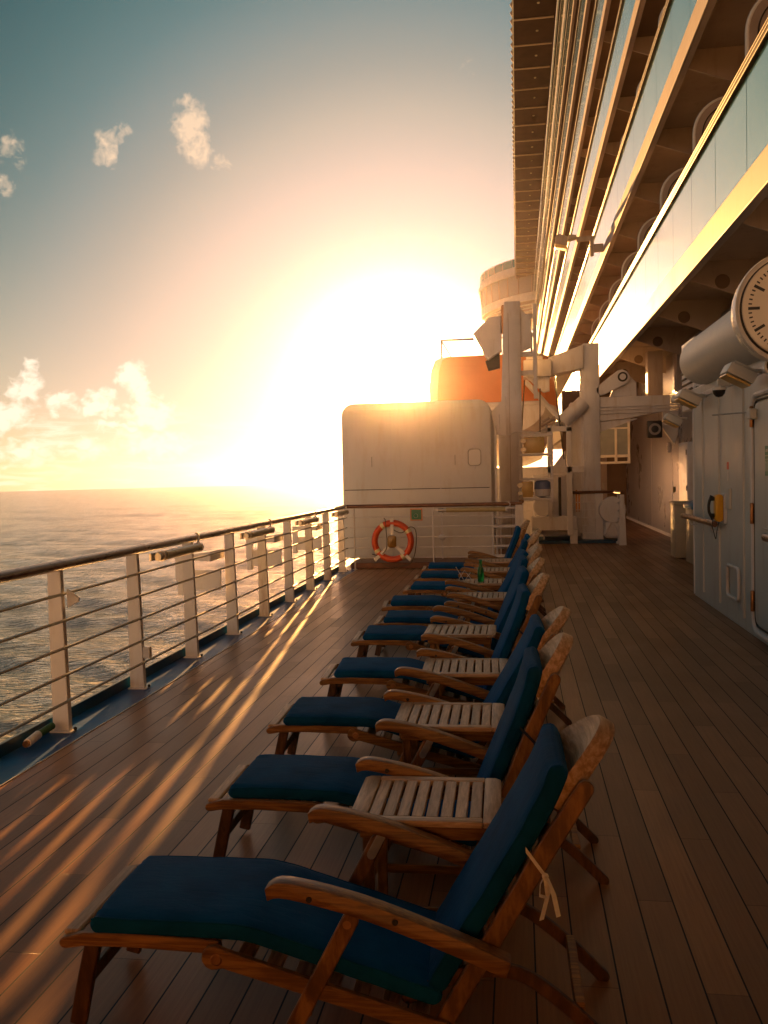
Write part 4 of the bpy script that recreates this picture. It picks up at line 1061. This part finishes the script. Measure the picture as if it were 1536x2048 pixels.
def cushion_mesh(path, width, thick, seed=0, ns=None, taper_end=.03):
    """box cushion swept along a 2D path (u,z) that is its underside; returns MB and top edge lines"""
    P = [Vector(p) for p in path]
    # resample
    L = [0]
    for a, b in zip(P, P[1:]): L.append(L[-1] + (b - a).length)
    tot = L[-1]; n = ns or int(tot / .012)
    def at(s):
        s = max(0, min(tot, s))
        for i in range(len(L) - 1):
            if s <= L[i+1] + 1e-9:
                f = (s - L[i]) / max(1e-9, L[i+1] - L[i]); return P[i].lerp(P[i+1], f)
        return P[-1]
    mb = MB(); bm = mb.bm; rings = []; m = 36
    r_end = .028
    S_ = []
    for k in range(5): S_.append((r_end * (1 - math.cos(PI/2 * k/5)), math.sin(PI/2 * k/5)))
    mid = [r_end + (tot - 2*r_end) * k / n for k in range(n + 1)]
    prof = [(s, max(.25, q)) for s, q in S_] + [(s, 1.0) for s in mid] + [(tot - s, max(.25, q)) for s, q in S_[::-1]]
    top_l, top_r = [], []
    for s, q in prof:
        c = at(s); t = (at(s + .03) - at(s - .03)).normalized(); nn = Vector((-t.y, t.x))
        if nn.y < 0 and abs(t.x) > .5: nn = -nn
        ring = []
        hw = width / 2 * (1 - .05 * (1 - q)); ht = thick / 2
        for k in range(m):
            a = 2*PI*k/m
            ca, sa = math.cos(a), math.sin(a)
            e = .30
            y = hw * math.copysign(abs(ca) ** e, ca)
            h = ht * q * math.copysign(abs(sa) ** e, sa)
            h += ht
            # crown and wrinkles
            if sa > 0:
                h += .006 * q * (1 - (y / hw) ** 2)
                edge = max(0, 1 - min(s, tot - s) / .09)
                h += .0035 * edge * math.sin(y * 150 + seed + 4 * noise3((y*3, s*3, seed), 3))
                h += .0035 * noise3((y, s * 1.2, seed), 9)
            y += .003 * noise3((s, h, seed + 3), 12)
            p = c + nn * h
            ring.append(bm.verts.new((p.x, y, p.y)))
        rings.append(ring)
    for A, B in zip(rings, rings[1:]):
        for k in range(m): bm.faces.new((A[k], A[(k+1) % m], B[(k+1) % m], B[k]))
    bm.faces.new(rings[0][::-1]); bm.faces.new(rings[-1])
    bmesh.ops.recalc_face_normals(bm, faces=bm.faces[:])
    # welt lines on the top and bottom outer edges
    kt = [k for k in range(m) if 2*PI*k/m < PI/2][2]
    for sgn in (1, -1):
        ln = []
        for i in range(2, len(rings) - 2, 2):
            v = rings[i][kt if sgn > 0 else (m//2 - kt)].co
            ln.append(v.copy())
        (top_l if sgn > 0 else top_r).extend(ln)
    return mb, top_l, top_r

def make_chair(label, back_deg, dark_tie=False, seed=0):
    t = thing('steamer_chair', label, 'deck chair', group='wooden steamer chairs in a row along the deck')
    hv = .235
    # footrest frame
    for s in (-1, 1):
        o = path_outline([(-1.36, .283), (-1.30, .296), (-1.15, .298), (-.90, .290)], [.034, .040, .040, .040])
        MB().xz(o, s*hv - .013, s*hv + .013, .004).build('footrest_rail', M['teak'], t)
        lo = path_outline(smooth_path([(-1.285, .275), (-1.315, .15), (-1.345, .015)], 4), .05, False)
        MB().xz(lo, s*.205 - .012, s*.205 + .012, .004).build('footrest_leg', M['teak_dark'], t)
    MB().box(-1.338, -1.318, -.195, .195, .11, .155, .004).build('leg_bar', M['teak_dark'], t)
    MB().box(-1.372, -1.325, -.222, .222, .292, .312, .005).build('end_slat', M['teak_pale'], t)
    for k in range(9):
        x = -1.30 + k * .048
        MB().box(x, x + .030, -.222, .222, .290, .302, .003).build('footrest_slat', M['teak_pale'], t)
    # seat rails with knuckle
    for s in (-1, 1):
        o = path_outline([(-.895, .272), (-.86, .268), (-.6, .195), (-.235, .095)], [.072, .052, .048, .048])
        MB().xz(o, s*.262 - .012, s*.262 + .012, .004).build('seat_rail', M['teak'], t)
        MB().lathe([(.014, -.003), (.018, 0), (.018, .003)], (-.885, s*.262 + s*.012, .27), 'Y', 12).build('pivot_bolt', M['bronze'], t)
    for k in range(7):
        u = -.84 + k * .085; z = .262 - (u + .86) * .275
        MB().box(u, u + .05, -.248, .248, z - .012, z + .004, .003).build('seat_slat', M['teak_pale'], t)
    # arms
    for s in (-1, 1):
        top = smooth_path([(-.728, .497), (-.665, .516), (-.45, .470), (-.20, .382), (-.045, .318)], 5)
        bot = smooth_path([(-.06, .272), (-.20, .330), (-.45, .420), (-.665, .470), (-.722, .462)], 5)
        o = [(p.x, p.y) for p in top] + [(p.x, p.y) for p in bot]
        MB().xz(o, s*.280 - .027, s*.280 + .027, .009, 2).build('arm', M['teak'], t)
        for u, z in ((-.60, .474), (-.36, .420)):
            MB().lathe([(.008, -.002), (.009, .001)], (u, s*.280 + s*.0305, z), 'Y', 10).build('screw', M['darkmetal'], t)
        # arm post
        o = path_outline([(-.490, .405), (-.60, .20), (-.700, .012)], .048)
        MB().xz(o, s*.270 - .011, s*.270 + .011, .004).build('arm_post', M['teak_v'], t)
        MB().lathe([(.012, -.002), (.013, .002)], (-.500, s*.280, .392), 'Y', 12).build('post_bolt', M['bronze'], t)
        MB().xz(path_outline([(-.475, .425), (-.51, .36)], .030), s*.258 - .003, s*.258 + .0, .001).build('arm_plate', M['steel'], t)
        # rear leg, curved
        o = path_outline(smooth_path([(-.34, .150), (-.18, .225), (-.03, .235), (.11, .145), (.25, .012)], 5), .040)
        MB().xz(o, s*.20 - .011, s*.20 + .011, .004).build('rear_leg', M['teak_dark'], t)
    MB().box(.13, .16, -.19, .19, .12, .15, .004).build('rear_bar', M['teak'], t)
    MB().box(-.635, -.61, -.27, .27, .115, .15, .004).build('front_bar', M['teak'], t)
    # back frame, built upright then tilted about the hinge
    h = Vector((-.235, .105)); tilt = R(back_deg)
    ca, sa = math.cos(tilt), math.sin(tilt)
    def tb(p, q):      # q along the back, p backwards
        return (h.x + q * sa + p * ca, h.y + q * ca - p * sa)
    for s in (-1, 1):
        o = path_outline([tb(.0, -.02), tb(0, .55), tb(.008, .785)], [.050, .054, .046])
        MB().xz(o, s*.235 - .013, s*.235 + .013, .004).build('back_stile', M['teak_v'], t)
    for k in range(5):
        q = .10 + k * .125
        c = tb(-.012, q)
        MB().obox((c[0], 0, c[1]), (.014, .44, .06), Matrix.Rotation(tilt, 3, 'Y'), .003).build('back_slat', M['teak'], t)
    # headboard: thick concave arched board
    mb = MB(); bm = mb.bm; n = 16; rings = []
    for i in range(n + 1):
        v = -.208 + .416 * i / n; e = abs(v) / .208
        ztop = .935 - .155 * e ** 2.2; zbot = .665 + .02 * e
        curve = -.045 * (e ** 2) + .016
        ring = []
        for (pp, qq) in ((curve - .018, zbot), (curve - .018, ztop - .006), (curve - .010, ztop), (curve + .026, ztop), (curve + .034, ztop - .010), (curve + .026, zbot)):
            x, z = tb(pp, qq); ring.append(bm.verts.new((x, v, z)))
        rings.append(ring)
    for A, B in zip(rings, rings[1:]):
        for k in range(6): bm.faces.new((A[k], A[(k+1) % 6], B[(k+1) % 6], B[k]))
    bm.faces.new(rings[0][::-1]); bm.faces.new(rings[-1]); bmesh.ops.recalc_face_normals(bm, faces=bm.faces[:])
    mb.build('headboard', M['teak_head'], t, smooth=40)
    # cushions
    sp_ = [(p.x, p.y) for p in smooth_path([(-1.283, .304), (-1.1, .306), (-.90, .303), (-.80, .296), (-.66, .255), (-.45, .190), (-.255, .130)], 6)]
    mb, l1, l2 = cushion_mesh(sp_, .445, .062, seed)
    c = mb.build('seat_cushion', M['cushion'], t, smooth=60)
    MB().tube(l1, .0035, 6).build('piping', M['cushion'], c); MB().tube(l2, .0035, 6).build('piping', M['cushion'], c)
    bp = [tb(-.030, q) for q in (.05, .2, .4, .6, .72, .80)]
    # make it bow slightly
    bp[2] = tb(-.026, .4); bp[3] = tb(-.024, .6); bp[5] = tb(-.042, .805)
    bp = [(p.x, p.y) for p in smooth_path(bp, 5)]
    mb, l1, l2 = cushion_mesh(bp, .435, .066, seed + 5)
    c = mb.build('back_cushion', M['cushion'], t, smooth=60)
    MB().tube(l1, .0035, 6).build('piping', M['cushion'], c); MB().tube(l2, .0035, 6).build('piping', M['cushion'], c)
    # tie ribbon round the near stile
    rm = M['ribbon_dark'] if dark_tie else M['ribbon']
    q = .52; s = -1
    a = tb(-.05, q + .035); b = tb(.03, q); y = s * .252
    mb = MB()
    mb.strip([(a[0], y, a[1]), (b[0], y - .004, b[1])], (0, .1, 1), .016)
    mb.strip([(b[0], y, b[1]), (b[0] + .012, y - .01, b[1] - .02), (b[0] + .006, y - .015, b[1] - .055), (b[0] - .016, y - .014, b[1] - .05), (b[0] - .014, y - .01, b[1] - .02), (b[0], y, b[1])], (.2, 1, .1), .014)
    mb.strip([(b[0], y, b[1]), (b[0] + .006, y - .008, b[1] - .05), (b[0] - .012, y - .01, b[1] - .12)], (.9, .5, .1), .014)
    mb.strip([(b[0], y, b[1]), (b[0] + .022, y - .006, b[1] - .05), (b[0] + .034, y - .008, b[1] - .11)], (.9, .5, .1), .014)
    mb.lathe([(.002, -.008), (.010, 0), (.002, .008)], (b[0], y - .004, b[1]), 'Y', 8)
    mb.build('tie_ribbon', rm, t)
    return t
M['teak_head'] = wood('headboard_glow_teak', (.62, .36, .18), (.90, .62, .38), .55, (30, 3, 30), coat=0, bump=.5)  # sun glow on the headboards is put into this pale colour
# ------------------------------------------------------------------ row of chairs: (x offset, centre y, turn, kind)
chairs = [
 (.00, 2.705, 1, 'A', 'first and nearest chair, reclined, with blue cushion and a white bow on its back'),
 (.06, 3.80, 1, 'B', 'second chair from the camera, between the first and second slatted tables'),
 (.00, 4.93, 2, 'A', 'third chair from the camera, low tilted back with pale arched headboard'),
 (.04, 6.06, 3, 'B', 'fourth chair from the camera, steep back, between third and fourth slatted tables'),
 (.00, 7.40, 3, 'C', 'fifth chair from the camera, just past the dull fourth table'),
 (.05, 8.22, 2, 'B', 'sixth chair from the camera, standing close against the fifth without a table'),
 (-.04, 9.28, 5, 'A', 'seventh chair from the camera, in front of the table with the green bottle'),
 (.03, 10.5, 1, 'C', 'eighth chair from the camera, just behind the table with the green bottle'),
 (.02, 11.65, 2, 'A', 'ninth chair from the camera, mostly hidden by the chairs before it'),
 (.00, 12.8, 3, 'B', 'farthest chair of the row, next to the forward railing'),
]
proto = {}
for (dx, y, rz, k, lb) in chairs:
    if k not in proto:
        c = proto[k] = make_chair(lb, {'A': 30, 'B': 22, 'C': 25.5}[k], dark_tie=(k == 'B'), seed={'A': 2, 'B': 11, 'C': 23}[k])
    else: c = copy_tree(proto[k])
    c['label'] = lb
    rr = random.Random(lb)
    for ch in children(c):
        if ch.name.startswith(('seat_cushion', 'back_cushion')):
            ch.location.y = rr.uniform(-.014, .014); ch.rotation_euler.z = R(rr.uniform(-1.2, 1.2)) if 'seat' in ch.name else 0
    c.rotation_euler = (0, 0, R(rz))
    # turn about the arms so the stated y is the centre at the arms
    p = Vector((-.45, 0, 0)); p.rotate(c.rotation_euler)
    c.location = (dx - .45 - p.x, y - p.y, 0)

# ------------------------------------------------------------------ slatted side tables
def make_table(label):
    t = thing('side_table', label, 'side table', group='slatted teak side tables between the chairs')
    z = .462; hx, hy = .265, .228
    for s in (-1, 1):
        MB().xy([(s*hx, -hy + .02), (s*(hx - .02), -hy), (s*(hx - .062), -hy), (s*(hx - .062), hy), (s*(hx - .02), hy), (s*hx, hy - .02)][::s], z - .022, z, .005, 2).build('end_board', M['teak_pale'], t)
        MB().box(-hx + .063, hx - .063, s*hy - (.045 if s > 0 else 0), s*hy + (.045 if s < 0 else 0), z - .022, z, .004, 2).build('side_board', M['teak_pale_x'], t)
    n = 8; w = (2*hx - .126) / n
    for k in range(n):
        x = -hx + .063 + w * k
        MB().box(x + .005, x + w - .005, -hy + .046, hy - .046, z - .020, z - .001, .003).build('slat', M['teak_pale'], t)
    for s in (-1, 1):
        MB().box(-hx + .04, hx - .04, s*(hy - .035) - .01, s*(hy - .035) + .01, z - .075, z - .024, .003).build('apron', M['teak'], t)
        MB().box(-hx + .03, -hx + .05, -hy + .05, hy - .05, z - .072, z - .024, .003).build('apron', M['teak'], t) if s < 0 else MB().box(hx - .05, hx - .03, -hy + .05, hy - .05, z - .072, z - .024, .003).build('apron', M['teak'], t)
    for sx in (-1, 1):
        for sy in (-1, 1):
            MB().box(sx*.20 - .02, sx*.20 + .02, sy*.17 - .013, sy*.17 + .013, 0, z - .024, .004).build('leg', M['teak_v'], t)
    for sy in (-1, 1):
        MB().box(-.18, .18, sy*.17 - .009, sy*.17 + .009, .10, .135, .003).build('stretcher', M['teak'], t)
    return t
tabs = [
 (-.345, 3.245, 1, 'nearest slatted table, large and pale, between the first and second chairs'),
 (-.35, 4.395, 1, 'second slatted table from the camera, brightly lit on its right half'),
 (-.335, 5.515, 2, 'third slatted table from the camera, between third and fourth chairs'),
 (-.45, 6.80, 0, 'fourth slatted table from the camera, duller and pushed further to the left'),
 (-.36, 8.72, 0, 'fifth slatted table, partly hidden under the sixth chair arm'),
 (-.34, 9.86, 1, 'slatted table that carries the green bottle'),
 (-.30, 11.05, 0, 'seventh slatted table, just past the eighth chair'),
 (-.32, 12.2, 0, 'farthest slatted table beside the last chair'),
]
tp = None
for (x, y, rz, lb) in tabs:
    if tp is None: t = tp = make_table(lb)
    else: t = copy_tree(tp); t['label'] = lb
    t.location = (x, y, 0); t.rotation_euler = (0, 0, R(rz))

t = thing('bottle', 'green glass bottle with green cap standing on a slatted table', 'bottle', (-.42, 9.80, .462))
MB().lathe([(.030, 0), (.034, .006), (.035, .11), (.030, .14), (.016, .18), (.0135, .215), (.015, .218), (.015, .228)], (0, 0, 0), 'Z', 24).build('body', M['bottle'], t, smooth=60)
MB().lathe([(.017, .222), (.017, .238), (.012, .242)], (0, 0, 0), 'Z', 16).build('cap', M['green'], t)
t = thing('wire_stand', 'small folded white wire stand lying beside the green bottle', 'wire stand', (-.60, 9.82, .462))
MB().tube([(-.09, 0, .16), (0, 0, .005), (.07, .02, .10)], .004, 6).build('wire', M['white'], t)
MB().tube([(-.07, .05, .005), (0, .04, .12), (.08, .05, .01)], .004, 6).build('wire', M['white'], t)
MB().tube([(-.08, -.05, .01), (.08, -.04, .02)], .004, 6).build('wire', M['white'], t)

t = thing('drain_plug', 'small white tube with green cap lying in the blue gutter by the nearest post', 'drain plug', (-3.04, 5.26, .035))
t.scale = (.8, .72, .8)
MB().tube([(0, -.18, .0), (.0, .0, .02)], .034, 14).build('tube', M['white'], t)
MB().tube([(0, .0, .02), (.0, .24, .03)], .030, 12).build('cap', mat('dark_green_rubber', (.02, .10, .02), .6), t)
MB().tube([(0, -.21, -.002), (0, -.18, .0)], .026, 12).build('end', M['bronze'], t)
